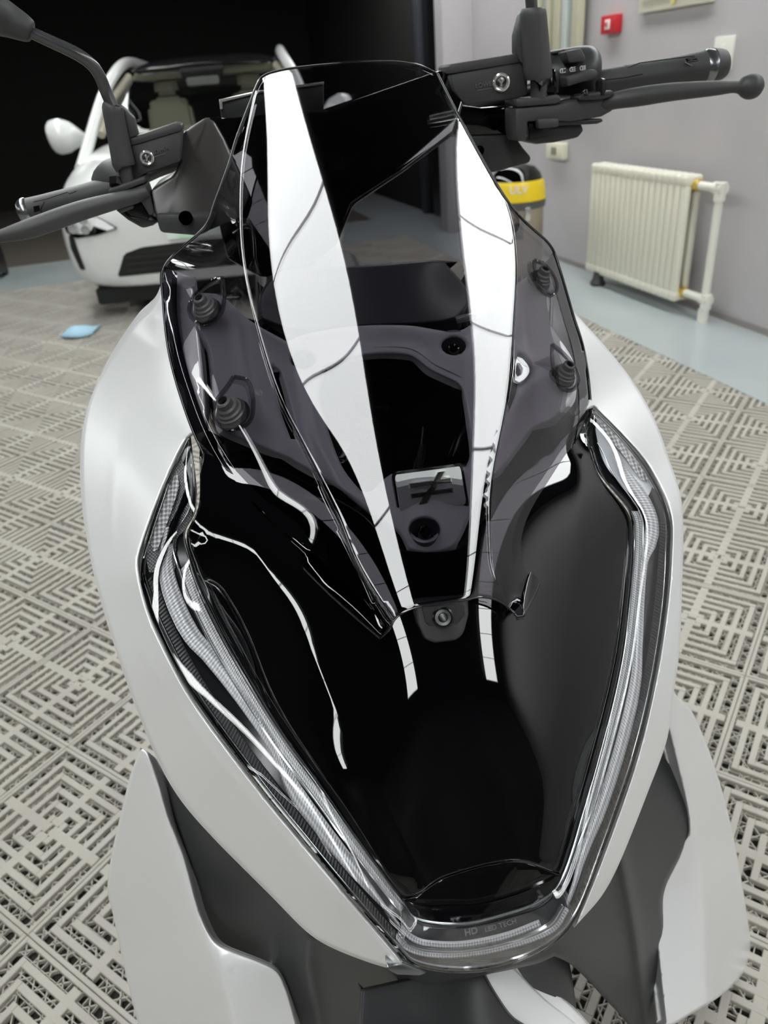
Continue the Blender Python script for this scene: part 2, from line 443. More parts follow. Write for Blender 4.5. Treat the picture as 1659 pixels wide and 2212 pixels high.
#PART2
# ------------------------------------------------------------------ room frame: N towards the right-hand wall, D along it, away from the camera
RN = Vector((.9667, .2559, 0)); RD = Vector((-.2559, .9667, 0))
def room(c, k, z): return RN * c + RD * k + Vector((0, 0, z))
CEIL, WALL, BACKK, FRONTK, LEFTC = 2.95, 2.93, 13.0, -5.2, -8.0
LAMP_Z = 2.90
mt_led = mat('led_panel_diffuser', (.9, .9, .9), .5, emit=((.965, 1.0, .985), 11.5))
mt_frame = mat('white_light_frame', (.75, .75, .75), .4)
def ceiling_light(c0, c1, k0, k1, label, first=[None]):
    cc, kk = (c0 + c1) / 2, (k0 + k1) / 2
    o = empty('ceiling_light', room(cc, kk, LAMP_Z)); tag(o, label, 'light', 'light panels in the ceiling strips')
    g = .010
    box('diffuser', room(cc, kk, LAMP_Z + .01), c1 - c0 - 2*g, k1 - k0 - 2*g, .02, mt_led, o, RN, RD, (0, 0, 1), 0)
    bm = bmesh.new()
    for a, b, sx, sy in ((c0 + g/2, kk, g, k1 - k0), (c1 - g/2, kk, g, k1 - k0), (cc, k0 + g/2, c1 - c0, g), (cc, k1 - g/2, c1 - c0, g)):
        box_bm(bm, room(a, b, LAMP_Z + .015), sx, sy, .036, RN, RD)
    from_bm('frame', bm, mt_frame, o)
K0, KP = 1.412, .83
for (c0, c1, ka, kb, nm) in ((-.78, -.34, -7, 9, 'strip over the scooter'), (2.24, 2.62, -7, 9, 'strip beside the grey wall'), (-6.15, -5.6, -7, 9, 'strip over the empty bay at left')):
    for i in range(ka, kb):
        ceiling_light(c0, c1, K0 + i * KP, K0 + (i + 1) * KP, 'white ceiling light panel in the ' + nm)

# ------------------------------------------------------------------ room shell
mt_wall = mat('mauve_grey_wall_paint', (.52, .49, .505), .75, var=(3., (.48, .455, .465), .3, .7))
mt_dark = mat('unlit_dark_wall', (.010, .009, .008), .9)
mt_ceil = mat('black_ceiling_paint', (.006, .006, .006), .9)
mt_front = mat('grey_shop_wall', (.075, .07, .075), .7, var=(1.2, (.02, .02, .02), .35, .65))
mt_sub = mat('dark_ground_under_tiles', (.035, .033, .030), .9)  # even dark colour below the gaps of the tiles
mt_epoxy = mat('blue_grey_epoxy_floor', (.40, .45, .455), .22, var=(2.5, (.44, .48, .48), .3, .7))
mt_conc = mat('dim_brown_concrete', (.10, .085, .07), .8)
mt_tile = mat('taupe_floor_tile_plastic', (.50, .475, .42), .55, var=(6., (.42, .39, .345), .35, .75), bump=(120, .15, .001))
def slab(name, c0, c1, k0, k1, z0, z1, m, kind='structure'):
    o = box(name, room((c0 + c1)/2, (k0 + k1)/2, (z0 + z1)/2), c1 - c0, k1 - k0, z1 - z0, m, None, RN, RD, (0, 0, 1), 0)
    o['kind'] = kind; return o
floor = slab('floor', LEFTC, WALL + .2, FRONTK, BACKK, -.12, -.022, mt_sub)
EPX = 2.31                                                  # the tiles end here, smooth epoxy from there to the wall
slab('trim_1', EPX, WALL + .05, FRONTK, BACKK, -.022, .002, mt_epoxy)
slab('trim_2', LEFTC, EPX, 7.0, 8.1, -.022, .002, mt_epoxy)
slab('trim_3', LEFTC, EPX, 8.1, BACKK, -.022, .001, mt_conc)
wr = slab('wall_right', WALL, WALL + .2, FRONTK, 6.95, -.1, CEIL, mt_wall)
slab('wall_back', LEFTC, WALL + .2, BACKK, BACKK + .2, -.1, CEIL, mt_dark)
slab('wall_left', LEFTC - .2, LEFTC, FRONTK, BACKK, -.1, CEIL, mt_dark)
slab('wall_front', LEFTC, WALL + .2, FRONTK - .2, FRONTK, -.1, CEIL, mt_front)
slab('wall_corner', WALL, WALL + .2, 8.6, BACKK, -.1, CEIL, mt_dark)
slab('ceiling', LEFTC, WALL + .2, FRONTK, BACKK, CEIL, CEIL + .1, mt_ceil)
slab('baseboard_right', WALL - .012, WALL, FRONTK, 6.95, 0, .035, mat('grey_baseboard', (.30, .27, .26), .6))

# floor tiles: 0.3245 m squares laid on the diagonal, nested square rings joined by a cross, thin ribs underneath
TA = .3245; ta = math.radians(-35.6)
E1 = Vector((math.cos(ta), math.sin(ta), 0)); E2 = Vector((-math.sin(ta), math.cos(ta), 0))
T0 = Vector((-.793, 1.263, 0))
def tile_mesh():
    bm = bmesh.new(); h = TA / 2; g = .0006
    def bar(x0, y0, x1, y1, z0, z1, bev=.0012):
        cx, cy = (x0 + x1)/2, (y0 + y1)/2; hx, hy = abs(x1 - x0)/2, abs(y1 - y0)/2
        b = bev
        top = [bm.verts.new((cx + sx*(hx - b), cy + sy*(hy - b), z1)) for sx, sy in ((-1,-1),(1,-1),(1,1),(-1,1))]
        mid = [bm.verts.new((cx + sx*hx, cy + sy*hy, z1 - b)) for sx, sy in ((-1,-1),(1,-1),(1,1),(-1,1))]
        bot = [bm.verts.new((cx + sx*hx, cy + sy*hy, z0)) for sx, sy in ((-1,-1),(1,-1),(1,1),(-1,1))]
        bm.faces.new(top)
        for i in range(4):
            j = (i + 1) % 4; bm.faces.new((mid[i], mid[j], top[j], top[i])); bm.faces.new((bot[i], bot[j], mid[j], mid[i]))
    nr = 6; pitch = h / nr; bw = pitch * .50
    for k in range(1, nr + 1):
        r = k * pitch - (g if k == nr else pitch * .0); wbar = bw * (.62 if k == nr else 1.)
        for s in (-1, 1):
            bar(-r, s * r, r, s * (r - wbar), -.012, 0); bar(s * r, -(r - wbar), s * (r - wbar), r - wbar, -.012, 0)
    c = pitch * .40
    for s in (-1, 1):
        bar(-c, s * .004, c, s * h * .93, -.012, -.0003); bar(s * c, -c, s * h * .93, c, -.012, -.0003)
    # ribs below: diagonals and short cross ties
    def rib(p, q, wd=.0024, z=-.007):
        p, q = Vector(p), Vector(q); d = (q - p).normalized(); nn = Vector((-d.y, d.x, 0)) * wd / 2
        lo = Vector((0, 0, -.016))
        a = [bm.verts.new(x + Vector((0, 0, z))) for x in (p - nn, q - nn, q + nn, p + nn)]; b = [bm.verts.new(x + lo) for x in (p - nn, q - nn, q + nn, p + nn)]
        bm.faces.new(a); bm.faces.new((b[0], b[1], a[1], a[0])); bm.faces.new((a[3], a[2], b[2], b[3]))
    hh = h - .001; n = 9
    for i in range(-n + 1, n):
        t = i * TA / n
        if abs(t) >= 2 * hh: continue
        lo, hi = max(-hh, -hh + t), min(hh, hh + t)
        if hi - lo > .01: rib((lo, lo - t, 0), (hi, hi - t, 0)); rib((lo, -(lo - t), 0), (hi, -(hi - t), 0))
    for i in range(1, 14):
        t = -hh + i * 2 * hh / 14
        rib((t, -hh, 0), (t, hh, 0), .0018, -.008); rib((-hh, t, 0), (hh, t, 0), .0018, -.008)
    me = bpy.data.meshes.new('floor_tile'); bm.to_mesh(me); bm.free(); me.materials.append(mt_tile); return me
tm = tile_mesh(); nt_ = 0; placed = set()
for i in range(-22, 24):
    for j in range(-16, 24):
        p = T0 + E1 * ((i + .5) * TA) + E2 * ((j + .5) * TA)
        c, k = p.dot(RN), p.dot(RD)
        if c > EPX + .2 or k > 7.1 or p.y < .05: continue
        d = Vector(p) - Vector(EYE); z = d.dot(Vector(FW))
        u = CX + FPX * d.dot(Vector(RT)) / z; v = CY - FPX * d.dot(Vector(UP)) / z; mg = 330 / z
        if not (-mg < u < 1659 + mg and -mg < v < 2212 + mg): continue
        if 430 < u < 1180 and 860 < v < 1750 and z < 1.9: continue
        o = bpy.data.objects.new('tile', tm); COL.objects.link(o); o.parent = floor
        o.location = p + Vector((0, 0, random.uniform(-.0006, .0004))); o.rotation_euler = (0, 0, ta + random.choice((0, 1, 2, 3)) * math.pi / 2); nt_ += 1; placed.add((i, j))
        if nt_ >= 299: break
# the same tiling outside the picture (seen only in reflections or from the side): one joined, simpler part
bm = bmesh.new(); pt = TA / 12
for i in range(-24, 24):
    for j in range(-20, 26):
        p = T0 + E1 * ((i + .5) * TA) + E2 * ((j + .5) * TA)
        if p.dot(RN) > EPX + .1 or p.dot(RD) > 7.0 or p.dot(RD) < FRONTK + .3 or not (-5.5 < p.x < 3.2) or (i, j) in placed: continue
        def rect(a0, a1, b0, b1, z): bm.faces.new([bm.verts.new(p + E1 * x + E2 * y + Vector((0, 0, z))) for x, y in ((a0, b0), (a1, b0), (a1, b1), (a0, b1))])
        for k in range(1, 7):
            r, w_ = k * pt - .0006 * (k == 6), pt * .5
            for q in ((-r, r, r - w_, r), (-r, r, -r, w_ - r), (-r, w_ - r, -r, r), (r - w_, r, -r, r)): rect(*q, -.0004)
        for q in range(-3, 4):
            c_ = q * TA / 7; rect(c_ - .008, c_ + .008, -TA / 2, TA / 2, -.008); rect(-TA / 2, TA / 2, c_ - .008, c_ + .008, -.0085)
        rect(-.012, .012, -TA * .46, TA * .46, -.0006); rect(-TA * .46, TA * .46, -.012, .012, -.0007)
o = from_bm('tile', bm, mt_tile, floor, 0); o['kind'] = 'stuff'
#PART3
# ------------------------------------------------------------------ scooter: sheets that give each shell its depth
SCR = poly2([0.66137, -0.21844, 0.05443, -0.03759, 0.01662, 0.00402, -0.00115, -0.02982, -0.01218, 0.04015, -0.06293, 0.01251, 0.01667, 0.06797, -0.09283, 0.04753, 0.03816, -0.02988, 0.04126, 0.02218, -0.06837, -0.0041, -0.0522, 0.05998, 0.04793, -0.0322, -0.03555, 0.0322], 6, 830, 700, 300, 600)
NOSEP = poly2([0.45914, -0.0875, 0.01448, -0.05166, -0.00941, -0.00461, -0.02166, 0.00115, 0.01832, 0.01355, -0.02013, 0.01337, -0.00352, 0.02946, -0.00961], 4, 1000, 1500, 250, 400)
# paired edges of the lamp: outer line / inner line, going down the left side, along the bottom and up the right side
LA = [(405,948),(345,1075),(303,1225),(318,1300),(345,1370),(420,1510),(560,1700),(650,1810),(750,1930),(860,2055),(905,2090),(1000,2103),(1100,2088),(1190,2045),(1245,1985),(1300,1850),(1370,1650),(1412,1480),(1438,1320),(1447,1200),(1445,1110),(1405,1020),(1350,950),(1282,882)]
LE = [(412,950),(425,1088),(400,1150),(408,1200),(440,1290),(500,1408),(600,1575),(690,1700),(770,1815),(868,1945),(905,1985),(1000,1995),(1090,1975),(1170,1945),(1215,1895),(1262,1750),(1312,1570),(1345,1420),(1362,1280),(1370,1160),(1360,1105),(1300,1030),(1280,975),(1268,950)]
lamp_s = [(405,948,.700),(345,1075,.645),(303,1225,.595),(345,1370,.545),(420,1510,.50),(560,1700,.435),(650,1810,.40),(750,1930,.362),(860,2055,.332),(1000,2103,.325),(1100,2088,.326),(1245,1985,.335),(1300,1850,.368),(1370,1650,.425),(1412,1480,.475),(1438,1320,.53),(1447,1200,.570),(1445,1110,.597),(1350,950,.665),(1282,882,.71),
          (425,1088,.620),(400,1150,.592),(440,1290,.545),(500,1408,.505),(600,1575,.445),(690,1700,.412),(770,1815,.378),(868,1945,.348),(1000,1995,.338),(1215,1895,.352),(1262,1750,.390),(1312,1570,.440),(1345,1420,.485),(1362,1280,.528),(1370,1160,.57),(1300,1030,.62)]
_g = [(u, v) for u in (800, 870, 940, 1010, 1080, 1140) for v in (1240, 1320, 1400, 1480, 1560, 1640, 1720, 1800)]
_g = [(u, v, float(NOSEP(np.array([u*1.]), np.array([v*1.]))[0])) for u, v in _g if not (u < 830 and v > 1600) and not (u > 1120 and v < 1300)]
SK0 = tps(_g + lamp_s + [(560,1180,.585),(640,1400,.515),(760,1680,.418),(500,1080,.625),(1230,1150,.60),(1260,1380,.512),(1220,1600,.44),(960,1850,.350),(1120,1850,.352),(700,1050,.64),(850,1000,.66),(1100,1000,.65),(560,900,.74),(1150,850,.74),(850,820,.78)], 2e-3)
# one smooth sheet for the nose, then its facet lines
NC5 = [0.4642, -0.11664, 0.02849, -0.05918, 0.06272, -0.02476, -0.02472, -0.02326, 0.06616, 0.00352, -0.05679, 0.06768, -0.0787, -0.0475, 0.08692, -0.03916, -0.0072, -0.02505, 0.00773, 0.05906, 0.0331]
_nl = poly2(NC5, 5, 900, 1400, 500, 550)
_inn = set(LE)
lamp_s = [(u, v, float(_nl(np.array([u * 1.]), np.array([v * 1.]))[0]) + .002 if (u, v) in _inn and v < 1950 else s_) for u, v, s_ in lamp_s]
LAMP = tps(lamp_s, 1e-4)
_le = catmull([(412,900)] + LE + [(1262,880)], False, 8)
def NOSE0(u, v):
    p = np.stack([u, v], 1); d, q, _ = nearest(p, _le)
    return _nl(u, v) + (LAMP(q[:, 0], q[:, 1]) - _nl(q[:, 0], q[:, 1]) - .001) * np.exp(-(d / 34) ** 2)
nA = [(505,1040),(530,1130),(575,1230),(640,1350),(705,1480),(790,1650),(900,1870)]
nB = [(432,965),(480,1090),(540,1250),(600,1400),(640,1480),(720,1640),(850,1900)]
nC = [(1262,960),(1250,1150),(1232,1350),(1205,1550),(1165,1850)]
NOSE = fold(fold(fold(NOSE0, nA, .00003, 3, 1), nB, 0., 3, 1), nC, .00004, 3, -1)

bike = empty('scooter', Q(960, 1500, .75) * 1.0); bike.location.z = 0; bike['_w'] = tuple(bike.location)
tag(bike, 'silver and black maxi scooter with a smoked windscreen, front view, filling the picture', 'scooter')

# ---- glossy nose between the lamp arms
nose_out = [(432,960),(430,1088),(404,1152),(411,1200),(442,1288),(502,1406),(602,1573),(692,1698),(772,1813),(866,1940),(905,1930),(960,1893),(1110,1858),(1213,1888),(1259,1748),(1309,1568),(1342,1420),(1359,1280),(1367,1160),(1357,1108),(1298,1033),(1276,975),(1262,900),(1200,960),(1110,1040),(1040,1130),(990,1185),(860,1185),(780,1110),(640,1030),(520,965),(450,930)]
panel('nose_panel', nose_out, NOSE, M['gloss'], bike, step=12, lip=(3, .0012), thick=.003, lines=offs(catmull(nA, False, 10), (-5, 0, 5)) + offs(catmull(nB, False, 10), (-5, 0, 5)) + offs(catmull(nC, False, 10), (-5, 0, 5)))
# dark shelf under the nose, above the lamp bar
_f = lambda F_, u, v, d: (u, v, float(F_(np.array([u * 1.]), np.array([v * 1.]))[0]) + d)
shelf = tps([_f(NOSE0, 900, 1915, .002), _f(NOSE0, 960, 1885, .002), _f(NOSE0, 1110, 1852, .002), _f(NOSE0, 1190, 1880, .002), _f(LAMP, 905, 1985, .006), _f(LAMP, 1000, 1995, .006), _f(LAMP, 1090, 1975, .006), _f(LAMP, 1170, 1945, .006)], 5e-2)
panel('chin_shelf', [(866,1942),(905,1932),(962,1896),(1110,1861),(1215,1890),(1200,1925),(1170,1950),(1090,1980),(1000,1998),(910,1990)], shelf, M['gloss'], bike, step=14, lip=(3,.002))

# ---- windscreen
ol = [(548,200),(565,167),(600,153),(655,144),(760,134),(850,132),(905,141),(945,160)]
cl = [(548,200),(521,340),(516,480),(528,600),(562,740),(602,860),(652,960),(722,1100),(762,1200),(800,1272),(846,1340)]
cr = [(945,160),(1045,330),(1100,450),(1118,560),(1114,700),(1102,850),(1066,1050),(1064,1200),(1076,1262),(1098,1322)]
EDGEL = [(548,200),(510,300),(495,350),(465,430),(440,492),(355,575),(352,640),(365,760),(395,870),(430,960),(480,1050),(540,1120),(620,1190),(700,1270),(760,1325),(822,1378)]
EDGER = [(945,160),(965,200),(1012,290),(1080,410),(1125,470),(1180,520),(1197,545),(1215,600),(1238,680),(1262,760),(1275,870),(1268,960),(1240,1060),(1190,1180),(1160,1270),(1130,1330)]
_sc = lambda pts: [(u, v, float(SCR(np.array([u*1.]), np.array([v*1.]))[0])) for u, v in pts]
SWL = tps(_sc(cl) + [(355,580,.857),(352,640,.845),(365,760,.79),(395,870,.735),(430,960,.685),(480,1050,.64),(540,1120,.60),(620,1190,.56),(700,1270,.51),(822,1378,.463),(440,490,.90),(495,350,.93),(443,660,.775),(497,880,.667)], 1e-3)
SWR = tps(_sc(cr) + [(1197,545,.857),(1238,680,.80),(1262,760,.765),(1275,870,.72),(1268,960,.68),(1240,1060,.625),(1190,1180,.56),(1130,1330,.463),(1080,410,.905),(965,200,.94),(1170,600,.785),(1217,800,.672)], 1e-3)
CLc, CRc = catmull(cl, False, 5), catmull(cr, False, 5)
def SCREEN(u, v):
    p = np.stack([u, v], 1); dl, ql, sl = nearest(p, CLc); dr, qr, sr = nearest(p, CRc)
    c = SCR(u, v)
    a = SWL(u, v) + (SCR(ql[:, 0], ql[:, 1]) - SWL(ql[:, 0], ql[:, 1])) * np.exp(-dl / 45)
    b = SWR(u, v) + (SCR(qr[:, 0], qr[:, 1]) - SWR(qr[:, 0], qr[:, 1])) * np.exp(-dr / 45)
    s = np.where(sl > 0, a, np.where(sr < 0, b, c))
    return s - .0017 * np.exp(-(dl / 4.0) ** 2) - .0004 * np.exp(-(dr / 4.0) ** 2)
scr_out = ol[:-1] + EDGER + [(1118,1332),(1085,1302),(1045,1290),(1000,1296),(920,1308),(892,1314),(858,1332),(838,1362)] + EDGEL[::-1][:-1]
flL = [(372,600),(372,680),(388,770),(418,872),(452,955),(505,1040),(570,1115),(650,1185)]
flR = [(1190,600),(1215,690),(1236,765),(1248,870),(1240,950),(1210,1060)]
SCREEN2 = ridge(ridge(SCREEN, flL, .0028, 9), flR, .0028, 9)
lns = offs(CLc, (-7, -4.4, -2.6, -1.2, 0, 1.2, 2.6, 4.4, 7)) + offs(CRc, (-7, -4.4, -2.6, -1.2, 0, 1.2, 2.6, 4.4, 7)) + offs(catmull(flL, False, 10), (-10, -5, 0, 5, 10)) + offs(catmull(flR, False, 10), (-10, -5, 0, 5, 10))
screen = panel('windscreen', scr_out, SCREEN2, M['smoke'], bike, step=12, lip=(3, .0010), thick=.004, lines=lns)
def edge_tube(name, pts, r, m, ds=0.):
    a = catmull(pts, False, 9); z = SCREEN2(a[:, 0], a[:, 1]) + ds
    bm = bmesh.new(); tube_bm(bm, PP(a[:, 0], a[:, 1], z), r, 8, True); return from_bm(name, bm, m, screen, 60)
M['rim'] = mat('dark_screen_rim', (.012, .012, .014), .06, ior=1.6)
edge_tube('edge_bead', EDGEL, .0016, M['rim']); edge_tube('edge_bead', EDGER, .0016, M['rim'])
edge_tube('edge_bead', ol, .0012, M['rim'])
edge_tube('edge_bead', [(1130,1330),(1118,1332),(1085,1302),(1045,1290),(1000,1296),(920,1308),(892,1314),(858,1332),(838,1362),(822,1378)], .0010, M['rim'])
M['flange'] = clear('dark_smoked_flange', (.34, .34, .37), 1.6)
for E_, F_ in ((EDGEL[5:], [(383,590),(383,680),(398,770),(428,872),(462,955),(512,1035),(578,1108),(655,1175),(742,1255),(790,1300),(826,1352)]), (EDGER[6:], [(1180,566),(1196,612),(1218,690),(1240,768),(1252,870),(1244,950),(1214,1060),(1170,1170),(1145,1240),(1126,1300)])):
    ribbon('screen_flange', E_, F_, 0., 1., SCREEN2, -.0022, M['flange'], screen, across=4, dome=.0008, thick=.0012)
# teardrop recesses and stepped screws
def screw_set(u, v, s, tip, rpx, facing):
    """rubber-stepped screw in a teardrop shroud on the screen"""
    k = mpp(u, v, s); c = Q(u, v, s); ax = Vector(facing).normalized()
    R_ = rpx * k
    sc_ = lathe('mounting_screw', c, ax, [(0, -.5*R_), (R_, -.5*R_), (R_*1.02, -.35*R_), (R_*.92, -.2*R_), (R_*.92, -.05*R_), (R_*.80, 0), (R_*.78, .15*R_), (R_*.66, .22*R_), (R_*.62, .42*R_), (R_*.48, .5*R_), (R_*.46, .85*R_), (R_*.36, .92*R_), (R_*.28, .90*R_), (R_*.27, .55*R_), (0, .55*R_)], M['rubber'], screen, 28)
    hx = lathe('hex_socket', c + ax * .56*R_, ax, [(0, 0), (R_*.20, 0), (R_*.22, .12*R_), (R_*.12, .14*R_), (R_*.10, .02*R_), (0, .02*R_)], M['bolt'], screen, 6)
    tp = [(u + a, v + b) for a, b in tip]
    O = catmull(tp + [tp[0]], False, 6, 70)
    path = [list(Q(a, b, s - .004)) for a, b in O]
    bm = bmesh.new(); tube_bm(bm, path, .0022, 8, False)
    O2 = np.array([(u + (a - u) * .86, v + (b - v) * .86) for a, b in O]); O3 = np.array([(u + (a - u) * .80, v + (b - v) * .80) for a, b in O])
    r1 = [bm.verts.new(Q(a, b, s - .003)) for a, b in O]; r2 = [bm.verts.new(Q(a, b, s + .014)) for a, b in O3]
    for i in range(len(O) - 1): bm.faces.new((r1[i], r1[i + 1], r2[i + 1], r2[i]))
    from_bm('screw_shroud', bm, M['smoke'], screen)
up1 = Vector(-FW) * .62 + Vector((0, 0, .8)) - Vector(LT) * .35
up2 = Vector(-FW) * .62 + Vector((0, 0, .8)) + Vector(LT) * .45
screw_set(443, 663, .772, [(40,-62),(42,-30),(36,10),(15,34),(-12,36),(-33,15),(-28,-15),(0,-45),(25,-60)], 31, up1)
screw_set(497, 886, .663, [(8,-72),(38,-62),(50,-20),(44,22),(18,40),(-12,40),(-36,14),(-30,-18),(-5,-52)], 38, up1)
screw_set(1168, 600, .787, [(-14,-38),(10,-28),(32,2),(34,28),(18,42),(-2,30),(-12,0)], 26, up2)
screw_set(1219, 806, .668, [(-26,-62),(0,-40),(24,-8),(30,18),(18,36),(-4,34),(-20,8),(-26,-30)], 29, up2)

# ---- charcoal bracket behind the screen
BF = tps([(655,778,.765),(980,748,.765),(810,705,.775),(930,1050,.560),(917,1140,.528),(930,1190,.52),(1217,800,.690),(497,880,.685),(443,660,.795),(1170,600,.805),(450,760,.745),(600,900,.70),(1090,900,.68),(740,1060,.61),(1130,700,.755),(560,700,.785),(690,900,.70),(1010,900,.665),(800,1120,.565),(1040,1040,.59)], 5e-4)
br_out = [(430,632),(480,640),(540,692),(620,738),(660,722),(760,705),(880,703),(985,716),(1040,682),(1105,622),(1150,590),(1185,640),(1190,700),(1238,780),(1243,850),(1200,905),(1150,930),(1090,1010),(1042,1050),(1018,1110),(985,1178),(930,1197),(880,1190),(858,1150),(800,1110),(740,1062),(640,1002),(560,965),(480,925),(462,860),(450,760),(425,700)]
br_h1 = [(700,795),(780,770),(880,768),(930,800),(990,830),(1002,855),(1017,960),(1012,1008),(930,1012),(850,1022),(800,1062),(778,1060),(735,1000),(690,860)]
br_h2 = [(588,792),(606,806),(626,880),(646,950),(628,948),(604,880)]
br_h3 = [(1104,752),(1118,830),(1098,892),(1090,830)]
BF2 = ridge(ridge(BF, [(560,700),(640,760),(665,830),(690,950),(740,1060)], .006, 16), [(1040,700),(1020,780),(1030,900),(1035,1000)], .006, 14)
BF2 = ridge(BF2, [(520,700),(560,860),(620,960)], .008, 26); BF2 = ridge(BF2, [(1130,640),(1140,760),(1110,900)], .008, 22)
BF2 = ridge(BF2, [(660,742),(760,735),(880,735),(920,752)], -.004, 14)
bracket = panel('screen_bracket', br_out, BF2, M['bracket'], bike, holes=[br_h1, br_h2, br_h3] + [[(bx_ + a_ * math.cos(t_), by_ + a_ * .72 * math.sin(t_)) for t_ in [k_ * math.pi / 7 for k_ in range(14)]] for bx_, by_, a_ in ((655,778,27),(980,748,27),(917,1142,31))], step=14, lip=(9, .007), hlip=(8, .006), thick=.008)
for (u, v, s) in ((655, 778, .765), (980, 748, .765), (917, 1142, .528)):
    k = mpp(u, v, s); r = 33 * k; c = Q(u, v, s - .001); ax = Vector(-FW) * .6 + Vector((0, 0, .8))
    cup = lathe('bolt_cup', c, ax, [(r*1.0, -.002), (r*.92, -.006), (r*.80, -.020), (0, -.020)], M['visor'], bracket, 30)
    lathe('bracket_bolt', c, ax, [(0, -.019), (r*.62, -.019), (r*.62, -.015), (r*.44, -.013), (r*.44, -.004), (r*.36, -.002), (r*.26, -.003), (r*.22, -.008), (0, -.008)], M['gloss'], bracket, 24)
# badge
bu, bv, bs = [(843,1017),(1001,996),(1016,1090),(860,1110)], None, .546
bf = prism('badge_frame', bu, .553, M['gloss'], bike, .012, .003, axis=(0, .5, -.8))
bf['label'] = 'glossy black surround of the metal badge'
bd = prism('badge', [(852,1024),(995,1005),(1008,1082),(864,1101)], .547, M['badge'], bike, .008, .0018, axis=(0, .5, -.8))
bd['label'] = 'brushed metal badge with two bars crossed by a slash'
def glyph(name, poly, ds, m):
    return prism(name, poly, .545 - ds, m, bd, .003, .0004, axis=(0, .5, -.8))
def qd(x, y):       # badge coordinates 0..1
    a = np.array([852, 1024.]); b = np.array([995, 1005.]); c = np.array([1008, 1082.]); d = np.array([864, 1101.])
    return tuple((a*(1-x) + b*x)*(1-y) + (d*(1-x) + c*x)*y)
def stroke(x0, y0, x1, y1, wv, ds, m, nm):
    return glyph(nm, [qd(x0, y0 - wv), qd(x1, y1 - wv), qd(x1, y1 + wv), qd(x0, y0 + wv)], ds, m)
for (g_, m_, ds) in ((.022, 'chrome', .0006), (0, 'badge_dark', .0012)):
    nm = 'glyph_outline' if g_ else 'glyph'
    stroke(.20 - g_*.6, .38, .82 + g_*.6, .36, .052 + g_, ds, M[m_], nm); stroke(.20 - g_*.6, .67, .82 + g_*.6, .65, .052 + g_, ds, M[m_], nm)
    glyph(nm, [qd(.66 - g_*.7, .10), qd(.75 + g_*.7, .10), qd(.41 + g_*.7, .92), qd(.30 - g_*.7, .92)], ds + .0001, M[m_])

# ---- instrument binnacle seen through the screen, and the dark inner body
IH = tps([(780,575,.90),(600,640,.90),(1010,640,.90),(780,700,.86),(930,565,.905),(640,710,.87),(985,690,.87)])
panel('instrument_hood', [(560,690),(560,640),(600,590),(680,578),(780,574),(880,566),(935,562),(960,568),(1012,628),(1016,655),(985,690),(900,702),(760,708),(640,716)], IH, M['visor'], bike, step=20, lip=(8, .012), thick=.03)
prism('hood_trim', [(985,688),(1028,678),(1030,690),(988,700)], .86, M['chrome'], bike, .01, .001)
INN = tps([(850,800,.86),(850,1100,.64),(500,700,.90),(1200,650,.90),(600,1000,.76),(1150,1000,.74),(900,1250,.56)])
panel('inner_panel', [(420,640),(600,700),(1020,690),(1180,610),(1240,800),(1230,950),(1100,1200),(900,1290),(700,1180),(500,980),(420,800)], INN, M['gloss'], bike, step=30, lip=(6, .005), thick=.01)
prism('camera_bridge', [(893,1200),(985,1190),(1008,1270),(900,1285)], tps([(890,1200,.545),(985,1190,.545),(1008,1270,.505),(900,1285,.505)]), M['deep'], bike, .02, .003, axis=(0, .5, -.8))
# ---- dash camera housing
ch = prism('camera_housing', [(893,1298),(1012,1290),(1013,1330),(1002,1372),(985,1386),(940,1391),(918,1384),(903,1350)], tps([(893,1298,.478),(1012,1290,.478),(1002,1372,.462),(918,1384,.462),(940,1391,.462)]), M['charcoal'], bike, .03, .004, axis=(0, .9, -.45), seg=3)
cx_, cy_ = 957, 1334; c = Q(cx_, cy_, .4655); ax = Vector(EYE) - c
prism('camera_recess', [(912,1312),(1002,1305),(1004,1328),(985,1356),(935,1362),(918,1345)], .4675, M['black'], ch, .004, .0015, axis=(0, .9, -.45))
lathe('camera_lens', c, ax, [(0, 0), (.0088, 0), (.0088, .0035), (.0075, .0045), (.0065, .0030), (.0040, .0028), (.0034, .0036), (0, .0042)], M['deep'], ch, 28)

# ---- headlamp: housing, optics, clear cover
HL = ribbon('headlamp', LA, LE, 0.0, 1.0, LAMP, .010, M['lamp_dark'], bike, thick=.006)
lk = dict(S=LAMP, parent=HL)
ribbon('outer_seal', LA, LE, 0.0, .10, LAMP, .002, M['gloss'], HL, across=3, dome=.002)
ribbon('dark_optic', LA, LE, .14, .30, LAMP, .006, M['rib_dark'], HL, rng=(.11, .395))
ribbon('dark_optic', LA, LE, .14, .30, LAMP, .006, M['rib_dark'], HL, rng=(.605, .86))
ribbon('light_guide', LA, LE, [.40,.44,.46,.42,.34,.32,.32,.32,.32,.36,.48,.55,.60,.62,.60,.40,.32,.32,.32,.32,.34,.40,.45,.45], [.50,.58,.78,.70,.66,.64,.64,.64,.64,.66,.74,.78,.82,.84,.82,.72,.68,.66,.66,.66,.66,.60,.55,.52], LAMP, .004, M['rib_wide'], HL, across=6, dome=.003, rng=(.07, .395))
ribbon('light_guide', LA, LE, [.40,.44,.46,.42,.34,.32,.32,.32,.32,.36,.48,.55,.60,.62,.60,.40,.32,.32,.32,.32,.34,.40,.45,.45], [.50,.58,.78,.70,.66,.64,.64,.64,.64,.66,.74,.78,.82,.84,.82,.72,.68,.66,.66,.66,.66,.60,.55,.52], LAMP, .004, M['rib_wide'], HL, across=6, dome=.003, rng=(.605, .95))
ribbon('bright_line', LA, LE, [.80]*3 + [.72]*19, [.88]*3 + [.76]*19, LAMP, .002, M['lamp_line'], HL, across=3, dome=.0015, rng=(.02, .395))
